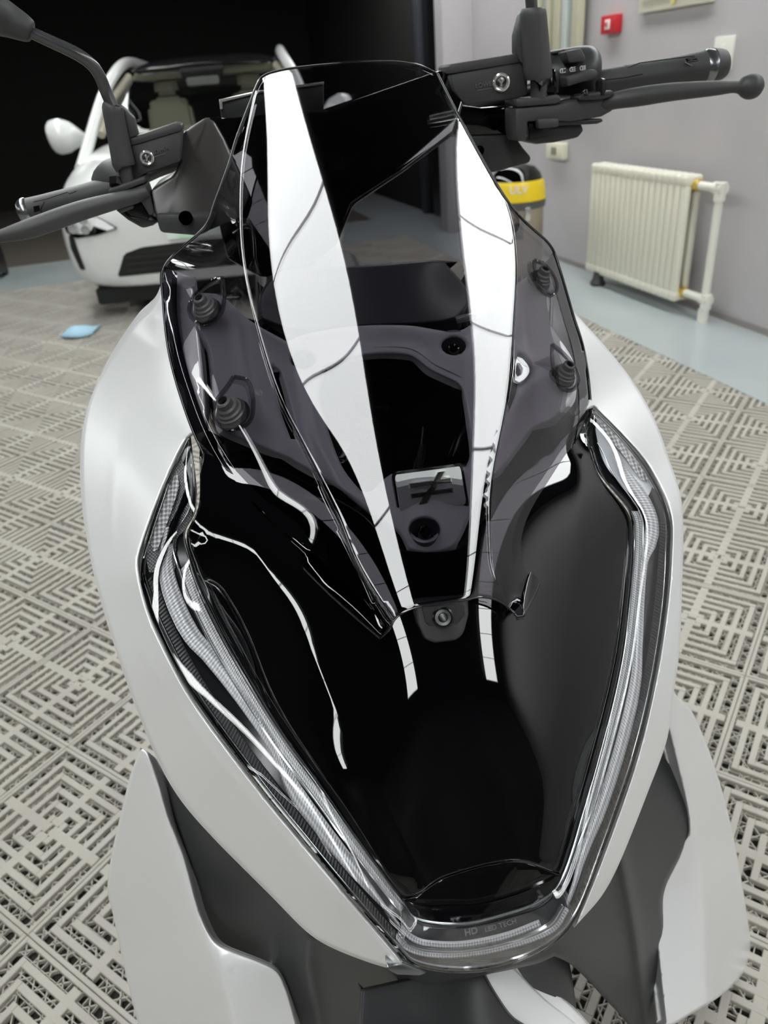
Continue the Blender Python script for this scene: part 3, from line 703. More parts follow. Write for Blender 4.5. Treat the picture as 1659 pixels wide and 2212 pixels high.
ribbon('bright_line', LA, LE, [.80]*3 + [.72]*19, [.88]*3 + [.76]*19, LAMP, .002, M['lamp_line'], HL, across=3, dome=.0015, rng=(.605, .97))
ribbon('inner_optic', LA, LE, .78, .94, LAMP, .005, M['rib_fine'], HL, across=4, dome=.001, rng=(.14, .395))
ribbon('inner_optic', LA, LE, .78, .94, LAMP, .005, M['rib_fine'], HL, across=4, dome=.001, rng=(.605, .87))
ribbon('lens_edge', LA, LE, .965, .995, LAMP, -.001, M['lamp_line'], HL, across=2, dome=.001, rng=(.03, .97))
ribbon('lens_edge', LA, LE, .10, .115, LAMP, .0, M['lamp_line'], HL, across=2, dome=.0006, rng=(.0, 1))
ribbon('lens_cover', LA, LE, .06, .98, LAMP, -.0035, M['lens'], HL, across=8, dome=.004, thick=.002)
def uvq(nm, out, S, ds, m, par, depth=.003, su=1.):
    o = prism(nm, out, lambda u, v: S(u, v) + ds, m, par, depth, .0006, step=10)
    me = o.data; uv = me.uv_layers.new(name='UVMap')
    for lp in me.loops:
        p = me.vertices[lp.vertex_index].co; uv.data[lp.index].uv = (p.z + .35 * p.y, p.x)
    return o
# turn-signal reflectors inside the upper ends
uvq('signal_reflector', [(392,990),(403,1030),(398,1070),(360,1150),(333,1238),(322,1236),(315,1195),(335,1130),(365,1045)], LAMP, .005, M['rib_hex'], HL)
uvq('signal_beads', [(381,1022),(387,1045),(375,1090),(340,1188),(331,1192),(326,1168),(350,1095),(372,1035)], LAMP, .003, M['rib_beads'], HL)
uvq('upper_optic', [(407,1085),(415,1110),(400,1145),(382,1165),(378,1230),(362,1250),(350,1245),(358,1205),(380,1135)], LAMP, .005, M['rib_hex'], HL)
prism('reflector_divider', [(400,1058),(406,1070),(334,1262),(326,1252)], lambda u, v: LAMP(u, v) + .002, M['gloss'], HL, .004, .001)
mt_white_refl = mat('white_reflector', (.80, .83, .86), .15, .3)
uvq('signal_reflector', [(1292,905),(1320,925),(1398,1032),(1410,1052),(1398,1075),(1375,1082),(1318,1020),(1300,985),(1288,930)], LAMP, .004, mt_white_refl, HL)
uvq('signal_beads', [(1296,912),(1310,916),(1396,1025),(1400,1042),(1385,1036),(1340,975),(1302,935)], LAMP, .0025, M['rib_beads'], HL)
# lamp bar along the bottom
BARF = LAMP
mt_bar = mat('lamp_bar_inner_grey', (.07, .07, .072), .3, var=(60, (.11, .11, .105), .4, .6))
panel('lamp_bar', [(872,1955),(912,1990),(1000,1998),(1092,1978),(1172,1948),(1214,1900),(1236,1980),(1188,2036),(1100,2078),(1000,2093),(908,2080),(868,2040)], lambda u, v: BARF(u, v) + .008, mt_bar, HL, step=16, lip=(3, .001))
for nm, a, b, ds, m_ in (('bar_optic', [(868,2000),(892,2022),(925,2034),(1000,2036),(1090,2018),(1165,1990)], [(866,2010),(888,2033),(925,2047),(1000,2048),(1092,2031),(1170,2001)], .004, 'rib_fine'),
                     ('bar_line', [(862,2012),(884,2036),(925,2049),(1000,2051),(1092,2034),(1180,2000),(1212,1955)], [(860,2018),(882,2042),(925,2056),(1000,2057),(1094,2040),(1186,2006),(1220,1960)], .002, 'lamp_line'),
                     ('bar_optic', [(858,2020),(880,2044),(925,2058),(1000,2059),(1094,2042),(1188,2008),(1222,1962)], [(856,2028),(878,2053),(925,2068),(1000,2069),(1096,2052),(1194,2016),(1230,1968)], .004, 'rib_fine')):
    ribbon(nm, a, b, 0, 1, BARF, ds, M[m_], HL, across=3, dome=.0006)
mt_txt = mat('etched_grey_lettering', (.30, .30, .31), .4)
pa, pb = Q(1003, 2023, .334), Q(1046, 2014, .334)
text('etched_lettering', 'HD', Q(1004, 2022, .336), Q(1045, 2013, .336) - Q(1004, 2022, .336), Vector(UP), .0076, mt_txt, HL, .0002, True)
text('etched_lettering', 'LED TECH', Q(1048, 2014, .336), Q(1140, 1987, .336) - Q(1048, 2014, .336), Vector(UP), .0060, mt_txt, HL, .0002)
panel('bar_cover', [(868,1952),(912,1990),(1000,1996),(1092,1976),(1172,1947),(1216,1896),(1244,1985),(1190,2045),(1100,2088),(1000,2103),(905,2090),(862,2055)], lambda u, v: BARF(u, v) - .002, M['lens'], HL, step=14, lip=(10, .008), thick=.002)
#PART4
# ---- silver side fairings
SFL = tps([(405,948,.700),(345,1075,.645),(303,1225,.595),(345,1370,.545),(420,1510,.50),(560,1700,.435),(650,1810,.40),(750,1930,.362),(865,2065,.330),(365,760,.80),(352,640,.86),
  (330,745,.850),(290,830,.815),(255,950,.765),(240,1100,.705),(243,1200,.660),(270,1320,.605),(330,1450,.548),(450,1620,.482),(600,1800,.42),(770,2000,.362)], 3e-4)
lineL = [(338,690),(325,760),(288,840),(257,950),(241,1100),(246,1200),(272,1320),(335,1450),(455,1620),(605,1800),(770,1990),(860,2080)]
SFL2 = ridge(fold(SFL, lineL, .00105, 6, 1, .16), lineL, .0012, 8)
out_l = [(352,600),(420,620),(440,800),(450,930),(408,948),(347,1075),(305,1190),(301,1230),(317,1302),(344,1372),(419,1512),(559,1702),(649,1812),(749,1932),(858,2058),(873,2078),(868,2086),(833,2090),(727,2052),(664,2014),(580,1930),(470,1820),(402,1744),(360,1681),(327,1613),(310,1571),(290,1520),(255,1420),(215,1290),(190,1180),(176,1080),(173,990),(180,920),(200,850),(235,780),(290,700),(330,660)]
panel('side_fairing', out_l, SFL2, M['silver'], bike, step=13, lip=(10, .014), thick=.05, extra=[catmull(lineL, False, 10)], back='B')
SFR = tps([(1282,882,.710),(1350,950,.665),(1445,1110,.597),(1447,1200,.570),(1438,1320,.53),(1412,1480,.475),(1370,1650,.425),(1300,1850,.368),(1245,1985,.335),
  (1262,760,.765),(1240,690,.80),(1340,860,.745),(1420,1000,.665),(1461,1120,.602),(1463,1200,.577),(1455,1350,.530),(1430,1500,.480),(1390,1650,.435),(1310,1870,.372),(1250,1990,.340)], 3e-4)
lineR = [(1290,700),(1345,800),(1400,920),(1440,1040),(1464,1130),(1466,1220),(1458,1350),(1436,1500),(1402,1640),(1350,1790),(1270,1960)]
SFR2 = fold(SFR, lineR, .0022, 5, -1, .14)
out_r = [(1225,660),(1250,685),(1300,740),(1350,800),(1390,860),(1420,920),(1445,990),(1470,1070),(1476,1150),(1474,1250),(1468,1400),(1455,1500),(1440,1600),(1400,1710),(1340,1860),(1300,1935),(1240,2004),(1247,1987),(1301,1852),(1371,1652),(1413,1482),(1439,1322),(1449,1202),(1447,1108),(1407,1017),(1351,947),(1283,879),(1240,900),(1225,760)]
panel('side_fairing', out_r, SFR2, M['silver'], bike, step=11, lip=(6, .008), thick=.05, extra=[catmull(lineR, False, 10)], back='B')
# fairing tip trim beneath the left corner of the lamp
prism('tip_trim', [(834,2086),(872,2078),(925,2104),(905,2110),(858,2108),(838,2098)], lambda u, v: LAMP(u, v) + .008, M['steel'], bike, .01, .002)

# ---- charcoal lower body
LOW = tps([(340,1640,.66),(402,1744,.60),(470,1850,.555),(580,1960,.51),(664,2040,.475),(780,2100,.425),(900,2120,.39),(1000,2130,.375),(465,2010,.565),(600,2100,.50),(640,2200,.48),(560,2030,.535),(700,2150,.46),(820,2180,.43),
  (1100,2105,.375),(1200,2070,.385),(1260,2080,.405),(1340,2150,.45),(1420,1900,.53),(1483,1780,.59),(1440,1600,.66),(1430,2200,.49),(1340,1870,.485),(1280,2000,.43),(1400,2000,.50)], 1e-3)
low_out = [(335,1600),(420,1690),(480,1780),(600,1900),(700,1990),(800,2040),(870,2040),(1000,2085),(1120,2060),(1220,1990),(1290,1870),(1380,1680),(1425,1540),(1446,1540),(1475,1670),(1500,1780),(1440,1910),(1432,1960),(1446,2060),(1470,2260),(1390,2260),(1350,2205),(1300,2151),(1262,2110),(1228,2080),(1197,2066),(1161,2082),(1048,2106),(950,2130),(850,2152),(832,2166),(810,2212),(795,2270),(640,2270),(600,2120),(540,2080),(480,2050),(440,1990),(400,1850),(360,1720)]
LOW2 = fold(LOW, [(400,1744),(415,1840),(470,1970),(520,2030)], .00045, 5, 1, .05)
LOW2 = ridge(LOW2, [(1330,1790),(1352,1900),(1372,2010),(1400,2212)], .012, 14)
LOW2 = ridge(LOW2, [(670,2030),(668,2090),(690,2212)], .010, 16)
panel('lower_body', low_out, LOW2, M['charcoal'], bike, step=14, lines=offs(catmull([(1330,1790),(1352,1900),(1372,2010),(1400,2212)], False, 12), (-20, -12, -5, 0, 5, 12, 20)) + offs(catmull([(670,2030),(668,2090),(690,2212)], False, 12), (-20, -10, 0, 10, 20)), lip=(10, .010), thick=.04, back='B')

# ---- silver outer winglets
DWN = BK * .5 + np.array([0, 0, -.85])
WL = lambda u, v: .595 - .000666 * (u - 350) - .000068 * (v - 1720)
WLf = fold(WL, [(310,1600),(345,1720),(392,1880),(434,2000),(464,2070),(490,2150),(520,2260)], .00067, 6, -1)
WLf = ridge(WLf, [(312,1640),(345,1720),(392,1880),(434,2000),(464,2070),(490,2150),(520,2260)], .0011, 8)
panel('side_winglet', [(303,1615),(320,1624),(345,1690),(365,1760),(400,1850),(430,1960),(455,2018),(480,2043),(560,2075),(600,2097),(622,2140),(655,2260),(310,2260),(275,2120),(245,1980),(232,1920),(240,1850),(265,1740),(283,1670)], WLf, M['silver'], bike, step=13, lip=(7, .008), thick=.035, extra=[catmull([(312,1625),(345,1720),(392,1880),(434,2000),(464,2070),(490,2150),(515,2240)], False, 10)], back=DWN)
WR = lambda u, v: .625 + .00097 * (u - 1460) - .000405 * (v - 1588)
WRf = fold(WR, [(1440,1490),(1462,1588),(1490,1719),(1503,1794),(1516,1880),(1523,2001),(1530,2212)], .00098, 6, 1)
WRf = ridge(WRf, [(1446,1510),(1462,1588),(1490,1719),(1503,1794),(1516,1880),(1523,2001),(1530,2212)], .0011, 8)
panel('side_winglet', [(1452,1475),(1460,1500),(1494,1536),(1536,1633),(1574,1760),(1598,1881),(1615,1984),(1621,2036),(1612,2091),(1563,2146),(1494,2190),(1450,2216),(1437,2216),(1425,2110),(1415,2001),(1411,1935),(1424,1894),(1484,1805),(1487,1788),(1481,1736),(1443,1577),(1436,1546),(1444,1509)], WRf, M['silver'], bike, step=11, lip=(6, .007), thick=.035, extra=[catmull([(1448,1500),(1462,1588),(1490,1719),(1503,1794),(1516,1880),(1523,2001),(1529,2190)], False, 10)], back=DWN)

# (front wheel group)
# ---- front fender, wheel and fork below the lamp
FN = tps([(830,2170,.385),(1048,2106,.395),(1180,2110,.405),(1250,2212,.365),(900,2212,.365),(1060,2240,.345)])
FN2 = fold(FN, [(1100,2080),(1145,2140),(1190,2200),(1230,2260)], .0006, 6, -1, .05)
panel('front_fender', [(900,2290),(920,2150),(1040,2085),(1105,2080),(1140,2118),(1185,2160),(1250,2212),(1320,2290)], FN2, M['silver'], bike, step=16, lip=(8, .01), thick=.02, back='B')
panel('fender_beak', [(770,2290),(780,2135),(960,2095),(1040,2080),(1052,2110),(1078,2155),(1108,2195),(1150,2225),(1200,2290)], lambda u, v: FN(u, v) - .008, M['black'], bike, step=20, lip=(8, .006), thick=.006)
# wheel: a real tyre under the fender
wc = Q(1010, 1500, .62); wc.z = .29
wax = Vector(LT)
def torus(name, c, ax, R_, r, m, par, sy=1., seg=48, ring=14):
    ax = Vector(ax).normalized(); a = ax.orthogonal().normalized(); b = ax.cross(a); bm = bmesh.new(); rg = []
    for i in range(seg):
        t = 2*math.pi*i/seg; d = a*math.cos(t) + b*math.sin(t)
        rg.append([bm.verts.new(Vector(c) + d*(R_ + r*math.cos(q)) + ax*r*sy*math.sin(q)) for q in [2*math.pi*k/ring for k in range(ring)]])
    for i in range(seg):
        for k in range(ring): bm.faces.new((rg[i][k], rg[(i+1) % seg][k], rg[(i+1) % seg][(k+1) % ring], rg[i][(k+1) % ring]))
    return from_bm(name, bm, m, par, 60)
fw = torus('front_tyre', wc, wax, .225, .060, M['rubber'], bike)
lathe('wheel_rim', wc - wax*.04, wax, [(.03,0),(.05,.0),(.055,.02),(.165,.025),(.185,.0),(.19,.08),(.165,.055),(.055,.06),(.05,.08),(.03,.08)], M['black'], bike, 40)
for sg in (-1, 1):
    bm = bmesh.new(); tube_bm(bm, [wc + wax*.075*sg, wc + wax*.075*sg + Vector((0, .02, .45))], .02, 16); from_bm('fork_leg', bm, M['black'], bike)
# rest of the body behind: seat, tunnel and rear wheel, plain dark shapes
def loft(name, secs, m, par, smooth=50):
    bm = bmesh.new(); rg = []
    for (s, z0, z1, w0, w1) in secs:
        c = Vector(EYE) + Vector(BK)*s + Vector(LT)*(.132 + .0); r = []
        for k in range(16):
            t = 2*math.pi*k/16; x = math.copysign(abs(math.cos(t))**.6, math.cos(t)); y = math.copysign(abs(math.sin(t))**.6, math.sin(t))
            wd = w0 + (w1 - w0)*(y + 1)/2; p = c + Vector(LT)*x*wd; p.z = (z0 + z1)/2 + y*(z1 - z0)/2; r.append(bm.verts.new(p))
        rg.append(r)
    for a, b in zip(rg, rg[1:]):
        for k in range(16): bm.faces.new((a[k], a[(k+1) % 16], b[(k+1) % 16], b[k]))
    bm.faces.new(rg[0][::-1]); bm.faces.new(rg[-1]); return from_bm(name, bm, m, par, smooth)
loft('front_core', [(.60, .48, .62, .07, .09), (.66, .44, .74, .10, .13), (.80, .42, .84, .12, .16)], M['black'], bike)
loft('leg_shield', [(.78, .42, .86, .10, .15), (.86, .38, .92, .16, .22), (.95, .36, .95, .19, .23), (1.02, .36, .93, .17, .20)], M['black'], bike)
loft('centre_tunnel', [(.98, .22, .60, .17, .12), (1.3, .20, .58, .20, .13), (1.6, .25, .70, .18, .16), (2.1, .40, .78, .10, .12)], M['silver'], bike)
loft('seat', [(1.34, .66, .74, .06, .08), (1.5, .66, .80, .12, .13), (1.8, .70, .84, .15, .16), (2.05, .80, .92, .14, .14), (2.2, .84, .93, .08, .08)], M['rubber'], bike)
rc = wc + Vector(BK)*1.4
torus('rear_tyre', rc, wax, .22, .065, M['rubber'], bike)
lathe('wheel_rim', rc - wax*.04, wax, [(.03,0),(.05,.0),(.055,.02),(.165,.025),(.185,.0),(.19,.08),(.165,.055),(.055,.06),(.05,.08),(.03,.08)], M['black'], bike, 40)

# ---- handlebar covers
prism('handlebar_cover', [(382,300),(402,283),(442,257),(462,262),(485,300),(540,420),(520,470),(430,508),(346,500),(332,455),(325,410),(375,380),(390,345)], tps([(402,283,1.0),(442,257,1.02),(520,420,.98),(430,508,.95),(346,500,.95),(330,410,.96)]), M['cover'], bike, .09, .004)
lc_ = prism('lower_cover', [(335,462),(470,462),(452,500),(428,510),(346,503)], .948, M['charcoal'], bike, .05, .004)
DS = .165
prism('handlebar_cover', [(962,190),(985,200),(1003,228),(1040,233),(1113,226),(1116,292),(1050,296),(1000,300),(960,280)], .93, M['gloss'], bike, .09, .004)
rcv = prism('lower_cover', [(1010,293),(1112,290),(1130,318),(1149,340),(1145,352),(1062,374),(1030,330)], .925, M['charcoal'], bike, .06, .004)
lathe('hole_shade_disc', Q(1036, 326, .922), -FW, [(0,0),(.006,0),(.006,.003),(0,.003)], M['void'], rcv)  # solid black disc: the shade inside a hole, as colour
DS = 0.
lathe('hole_shade_disc', Q(402, 472, .945), -FW, [(0,0),(.008,0),(.008,.003),(0,.003)], M['void'], lc_)  # same black disc in place of a shaded hole
prism('centre_cover', [(440,260),(470,254),(560,250),(700,240),(960,150),(1010,200),(985,290),(870,375),(765,445),(730,530),(640,610),(560,600),(490,560),(470,470),(480,400),(500,350)], tps([(440,260,1.05),(560,250,1.06),(960,150,1.06),(1000,300,1.02),(700,430,.99),(500,350,1.02),(560,600,.96),(640,610,.96)]), M['gloss'], bike, .05, .006)
dp = prism('instrument_display', [(473,216),(560,196),(700,180),(700,240),(560,252),(490,262),(478,258)], 1.09, M['black'], bike, .02, .003)
prism('display_rim', [(473,215),(560,195),(700,176),(700,182),(560,201),(480,221),(481,236),(475,236)], 1.085, M['chrome'], dp, .006, .0006)

# ---- right-hand side of the photo: brake reservoir, mirror mount, lever, grip, switches
def sight(u, v, s, r, par, side):
    k = mpp(u, v, s); R_ = r * k; c = Q(u, v, s); ax = Vector(EYE) - c; ax.z *= .3
    lathe('sight_glass', c, ax, [(0, .0), (R_, 0), (R_, .0035), (R_*.86, .0045), (R_*.70, .0042), (R_*.66, .001), (0, .001)], M['chrome'], par, 28)
    lathe('sight_core', c, ax, [(0, .0022), (R_*.5, .0018), (R_*.62, .0012)], M['badge_dark'], par, 16)
    prism('sight_mark', [(u - r*.28, v - r*.5), (u - r*.05, v - r*.1), (u + r*.35, v - r*.5), (u + r*.4, v - r*.3), (u + r*.1, v + r*.1), (u + r*.12, v + r*.5), (u - r*.12, v + r*.5), (u - r*.1, v + r*.1), (u - r*.42, v - r*.3)], s - .003, M['chrome'], par, .001, 0)
S1 = .875; DS = .165
res = prism('brake_reservoir', [(973,160),(1140,130),(1141,205),(1116,213),(1006,229),(992,212),(980,195)], S1, M['rubber'], bike, .05, .003)
prism('reservoir_lid', [(969,143),(974,139),(1132,113),(1138,116),(1140,132),(972,160)], S1 - .002, M['rubber'], res, .055, .0015)
sight(1083, 178, S1 - .001, 18, res, 1)
tdir = Q(1066, 181, S1) - Q(1028, 187, S1)
text('raised_lettering', 'LOWER', Q(1027, 191, S1 - .0008), tdir, Vector((0, 0, 1)), 13 * mpp(1028, 187, S1), M['letter'], res, .0006)
prism('lettering_bar', [(1032,194),(1064,189),(1064,190.5),(1032,196)], S1 - .0006, M['letter'], res, .001, 0)
ptube('mirror_boot', [(1151,18,S1-.01,24),(1151,26,S1-.01,28),(1153,50,S1-.01,29),(1158,120,S1-.01,30),(1163,166,S1-.01,30),(1163,171,S1-.01,28)], M['rubber'], bike, 24, 2)
prism('mirror_boot_fin', [(1126,30),(1140,22),(1150,60),(1150,160),(1122,132),(1114,112),(1114,76)], S1 - .005, M['rubber'], bike, .018, .003)
ptube('mirror_stem', [(1163,165,S1-.008,18),(1165,212,S1-.008,18)], M['rubber'], bike, 20, 1)
ptube('mirror_arm', [(1155,-160,S1-.01,13),(1150,-60,S1-.01,13),(1147,-20,S1-.01,13),(1149,24,S1-.01,13)], M['arm'], bike, 16, 4)
cl_r = prism('lever_clamp', [(1114,214),(1170,209),(1203,203),(1213,209),(1212,219),(1200,225),(1118,232)], S1 - .018, M['rubber'], bike, .05, .003)
lathe('clamp_bolt', Q(1187, 206, S1 - .012), UP, [(0,0),(.0085,0),(.0085,.009),(.006,.0105),(0,.0105)], M['bolt'], cl_r, 6)
prism('lever_bracket', [(1114,234),(1205,226),(1250,214),(1330,206),(1336,222),(1322,240),(1300,252),(1235,263),(1205,262),(1140,262),(1138,304),(1119,306),(1114,280)], S1 - .016, M['rubber'], bike, .045, .0025)
prism('switch_body_lower', [(1138,262),(1255,262),(1263,282),(1250,298),(1200,308),(1160,312),(1120,302),(1136,290)], S1, M['black'], bike, .05, .005)
prism('cable_guide', [(1198,262),(1300,256),(1304,262),(1290,268),(1200,272)], S1 - .012, M['black'], bike, .02, .0015)
prism('cable_guide', [(1162,258),(1205,255),(1208,262),(1208,274),(1164,278)], S1 - .022, M['rubber'], bike, .015, .002)
prism('bracket_gap', [(1142,266),(1186,264),(1188,290),(1144,302)], S1 - .003, M['deep'], bike, .01, .001)
pp_r = prism('pivot_plate', [(1249,210),(1258,203),(1300,197),(1320,195),(1327,199),(1320,210),(1300,215),(1252,217)], S1 - .024, M['black'], bike, .03, .0015)
ptube('pivot_cap', [(1297,206,S1-.018,12),(1298,178,S1-.018,12),(1298,172,S1-.018,10),(1298,169,S1-.018,4)], M['bolt'], pp_r, 8, 1)
ptube('pivot_screw', [(1263,206,S1-.02,9),(1263,200,S1-.02,9),(1264,197,S1-.02,7),(1264,193,S1-.02,6)], M['bolt'], pp_r, 12, 1)
ptube('brake_lever', [(1300,224,.868,17),(1330,217,.860,17),(1380,209,.852,19),(1449,199,.845,18),(1540,191,.838,15),(1580,188,.835,12),(1596,188,.834,13),(1608,187,.834,21),(1622,187,.834,25),(1636,187,.834,21),(1646,187,.834,9)], M['rubber'], bike, 22, 5)
grip = ptube('grip', [(1270,184,.915,25),(1350,172,.91,27),(1357,170,.91,27),(1440,158,.905,28),(1513,146,.90,31),(1518,145,.90,32)], M['rubber'], bike, 28, 4)
for pts in ([(1357,146),(1382,136),(1450,127),(1500,121)], [(1305,173),(1350,168),(1388,160)], [(1478,134),(1492,142),(1520,138)]):
    path = [(a, b, .885, 1.2) for a, b in pts]; ptube('grip_groove', path, M['deep'], grip, 6, 1)
prism('grip_emblem', [(1482,126),(1504,122),(1508,132),(1486,136)], .8725, M['deep'], grip, .002, 0)
ptube('emblem_stroke', [(1486,134,.872,1.1),(1496,128,.872,1.1),(1505,123,.872,1.1)], M['rubber'], grip, 6, 1)
ptube('emblem_stroke', [(1486,128,.872,1.1),(1505,125.5,.872,1.1)], M['rubber'], grip, 6, 1)
ptube('emblem_stroke', [(1487,133,.872,1.1),(1506,130.5,.872,1.1)], M['rubber'], grip, 6, 1)
ptube('bar_end_collar', [(1517,145,.90,29),(1524,144,.90,33),(1538,142,.90,32)], M['steel'], bike, 28, 1)
ptube('bar_end_weight', [(1537,142,.90,33),(1556,140,.90,30),(1565,139,.90,25),(1569,138,.90,14)], M['rubber'], bike, 28, 2)
sw = ptube('switch_housing', [(1168,166,.92,40),(1180,164,.92,45),(1240,158,.915,49),(1270,156,.915,49),(1282,156,.915,40)], M['black'], bike, 28, 2)
prism('rocker_switch', [(1222,112),(1256,104),(1266,124),(1264,133),(1232,137),(1228,132)], .872, M['rubber'], sw, .03, .002)
prism('mode_button', [(1192,112),(1220,106),(1222,111),(1194,117)], .90, M['rubber'], sw, .02, .001)
prism('signal_switch', [(1222,164),(1246,162),(1272,150),(1288,150),(1294,158),(1288,172),(1258,178),(1226,188)], .862, M['rubber'], sw, .025, .003, step=8)
mt_ic = mat('white_switch_symbols', (.75, .75, .75), .5)
for i, (u, v) in enumerate(((1216,153),(1237,150),(1259,147))):
    ptube('lamp_symbol', [(u - 1, v - 5, .8712, .8), (u - 5, v - 3, .8712, .8), (u - 6, v, .8712, .8), (u - 5, v + 4, .8712, .8), (u - 1, v + 5, .8712, .8), (u - 1, v - 5, .8712, .8)], mt_ic, sw, 6, 1)
    for q in range(2 + i):
        y = v - 4 + q * 8 / (1 + i); ptube('lamp_symbol', [(u + 1, y, .8712, .7), (u + 6, y - 1.5, .8712, .7)], mt_ic, sw, 6, 1)
prism('throttle_gap', [(1188,150),(1200,148),(1208,165),(1207,200),(1196,200),(1196,165)], .868, M['gloss'], sw, .01, .001)

# ---- left-hand side of the photo
DS = 0.
S2 = .965
res2 = prism('brake_reservoir', [(273,316),(393,280),(390,350),(350,364),(311,377),(300,386),(285,390),(278,360)], S2, M['rubber'], bike, .05, .003)
prism('reservoir_lid', [(269,306),(273,301),(376,266),(392,269),(394,282),(274,318)], S2 - .002, M['rubber'], res2, .055, .0015)
sight(317, 341, S2 - .001, 15, res2, -1)
tdir = Q(356, 322, S2) - Q(332, 331, S2)
text('raised_lettering', 'LOWER', Q(331, 334, S2 - .0008), tdir, Vector((0, 0, 1)), 10.5 * mpp(340, 330, S2), M['letter'], res2, .0006)
prism('lettering_bar', [(333,338),(357,331),(357,332.5),(333,340)], S2 - .0006, M['letter'], res2, .001, 0)
ptube('mirror_boot', [(243,226,S2-.01,18),(243,232,S2-.01,22),(248,260,S2-.01,22),(260,320,S2-.01,23),(267,354,S2-.01,24),(268,358,S2-.01,22)], M['rubber'], bike, 24, 2)
prism('mirror_boot_fin', [(246,226),(262,228),(289,254),(293,272),(298,292),(268,304),(262,300)], S2 - .004, M['rubber'], bike, .018, .003)
ptube('mirror_stem', [(267,354,S2-.008,15),(276,396,S2-.008,14)], M['rubber'], bike, 20, 1)
ptube('mirror_arm', [(50,62,.93,12),(66,70,.93,12),(110,90,.935,12.5),(165,116,.94,13),(196,138,.945,13),(214,162,.95,13),(228,196,.955,13),(243,230,.955,13)], M['arm'], bike, 20, 5)
ptube('mirror_sleeve', [(-60,10,.925,52),(-20,26,.925,44),(20,44,.93,34),(52,60,.93,27),(66,67,.93,22),(70,69,.93,17)], M['rubber'], bike, 28, 3)
ptube('mirror_head', [(-200,-40,.93,80),(-150,-22,.93,120),(-90,-2,.93,90),(-56,12,.93,50)], M['rubber'], bike, 28, 4, 1.)
cl_l = prism('lever_clamp', [(233,412),(240,406),(312,381),(315,394),(248,421),(236,420)], S2 - .018, M['rubber'], bike, .05, .0025)
lathe('clamp_bolt', Q(251, 402, S2 - .012), UP, [(0,0),(.0085,0),(.0085,.008),(.006,.0095),(0,.0095)], M['bolt'], cl_l, 6)
prism('lever_bracket', [(236,424),(314,397),(322,420),(333,462),(322,466),(306,436),(284,442),(252,456),(240,448)], S2 - .016, M['rubber'], bike, .045, .0025)
prism('bracket_gap', [(262,448),(304,436),(322,466),(318,474),(282,466)], S2 - .004, M['deep'], bike, .01, .001)
prism('switch_body_lower', [(246,452),(262,448),(282,464),(330,468),(345,478),(330,488),(308,494),(276,476)], S2, M['black'], bike, .05, .005)
prism('throttle_cable_guide', [(250,448),(286,440),(290,450),(258,462)], S2 - .018, M['rubber'], bike, .02, .002)
ptube('brake_lever', [(318,414,.95,12),(290,424,.948,15),(250,434,.945,17),(169,457,.94,20),(67,493,.93,20),(0,511,.925,13),(-40,520,.925,13),(-60,524,.925,22),(-80,526,.925,8)], M['rubber'], bike, 22, 5)
g2 = ptube('grip', [(262,404,.99,27),(240,410,.99,27),(186,425,.99,26),(101,446,.99,25),(66,455,.99,26)], M['rubber'], bike, 28, 4)
for pts in ([(72,436),(100,430),(146,415),(150,419),(165,413)], [(96,436),(88,452),(92,470)]):
    ptube('grip_groove', [(a, b, .968, 1.1) for a, b in pts], M['deep'], g2, 6, 1)
prism('grip_emblem', [(72,446),(84,443),(86,456),(74,459)], .966, M['deep'], g2, .002, 0)
ptube('bar_end_collar', [(67,454,.99,24),(60,456,.99,28),(52,457,.99,27)], M['steel'], bike, 28, 1)
ptube('bar_end_weight', [(53,457,.99,27),(44,459,.99,22),(40,460,.99,12)], M['steel'], bike, 28, 2)
ptube('throttle_housing', [(222,412,1.0,18),(228,400,1.0,34),(250,388,1.0,42),(272,384,1.0,40),(284,384,1.0,20)], M['rubber'], bike, 24, 3)
ptube('handlebar', [(275,398,1.02,14),(400,350,1.10,14),(700,300,1.12,14),(1000,240,1.14,14),(1180,185,1.10,14)], M['black'], bike, 16, 5)
#PART5
# ------------------------------------------------------------------ things on the right-hand wall
WN = np.array(RN); WP = np.array(room(WALL, 0, 0))
def wp(u, v, off=0.): return onp(u, v, WP - WN * off, WN)
def kz(u, v, off=0.): p = wp(u, v, off); return p.dot(RD), p.z
# radiator
RO = .16
k_a, zt = kz(1283, 342, RO); k_b, _ = kz(1497, 352, RO); zb = kz(1268, 592, RO)[1]
k_hi, k_lo = k_a, k_b; zt = max(zt, .70); zb = .10
mt_rad = mat('cream_radiator_enamel', (.80, .77, .66), .35)
mt_pipe = mat('white_plastic_pipe', (.80, .78, .70), .35)
mt_brass = mat('brass_fitting', (.75, .55, .12), .3, .8)
zt_, zb_ = kz(1390, 350, RO)[1], kz(1390, 640, RO)[1]
rad = empty('radiator', room(WALL - RO, (k_a + k_b) / 2, zb)); tag(rad, 'cream column radiator on the grey wall beside white pipes', 'radiator')
nsec = 17; wid = (k_hi - k_lo) / nsec; zt = .735; zb = .075
sec0 = None
for i in range(nsec):
    kk = k_hi - wid * (i + .5)
    if sec0 is None:
        bm = bmesh.new()
        for dx in (-.030, .030):
            box_bm(bm, Vector((dx, 0, (zt + zb) / 2)), .034, wid * .88, zt - zb, bev=.009)
        box_bm(bm, Vector((0, 0, zt - .03)), .10, wid * .99, .055, bev=.012); box_bm(bm, Vector((0, 0, zb + .03)), .10, wid * .99, .055, bev=.012)
        o = from_bm('radiator_section', bm, mt_rad, None, 45); sec0 = o
    else: o = sec0.copy(); COL.objects.link(o)
    p = room(WALL - RO + .03, kk, 0); o.parent = rad; o.matrix_parent_inverse = Matrix.Translation(wloc(rad)).inverted()
    o.location = p; o.rotation_euler = (0, 0, math.atan2(RN.y, RN.x))
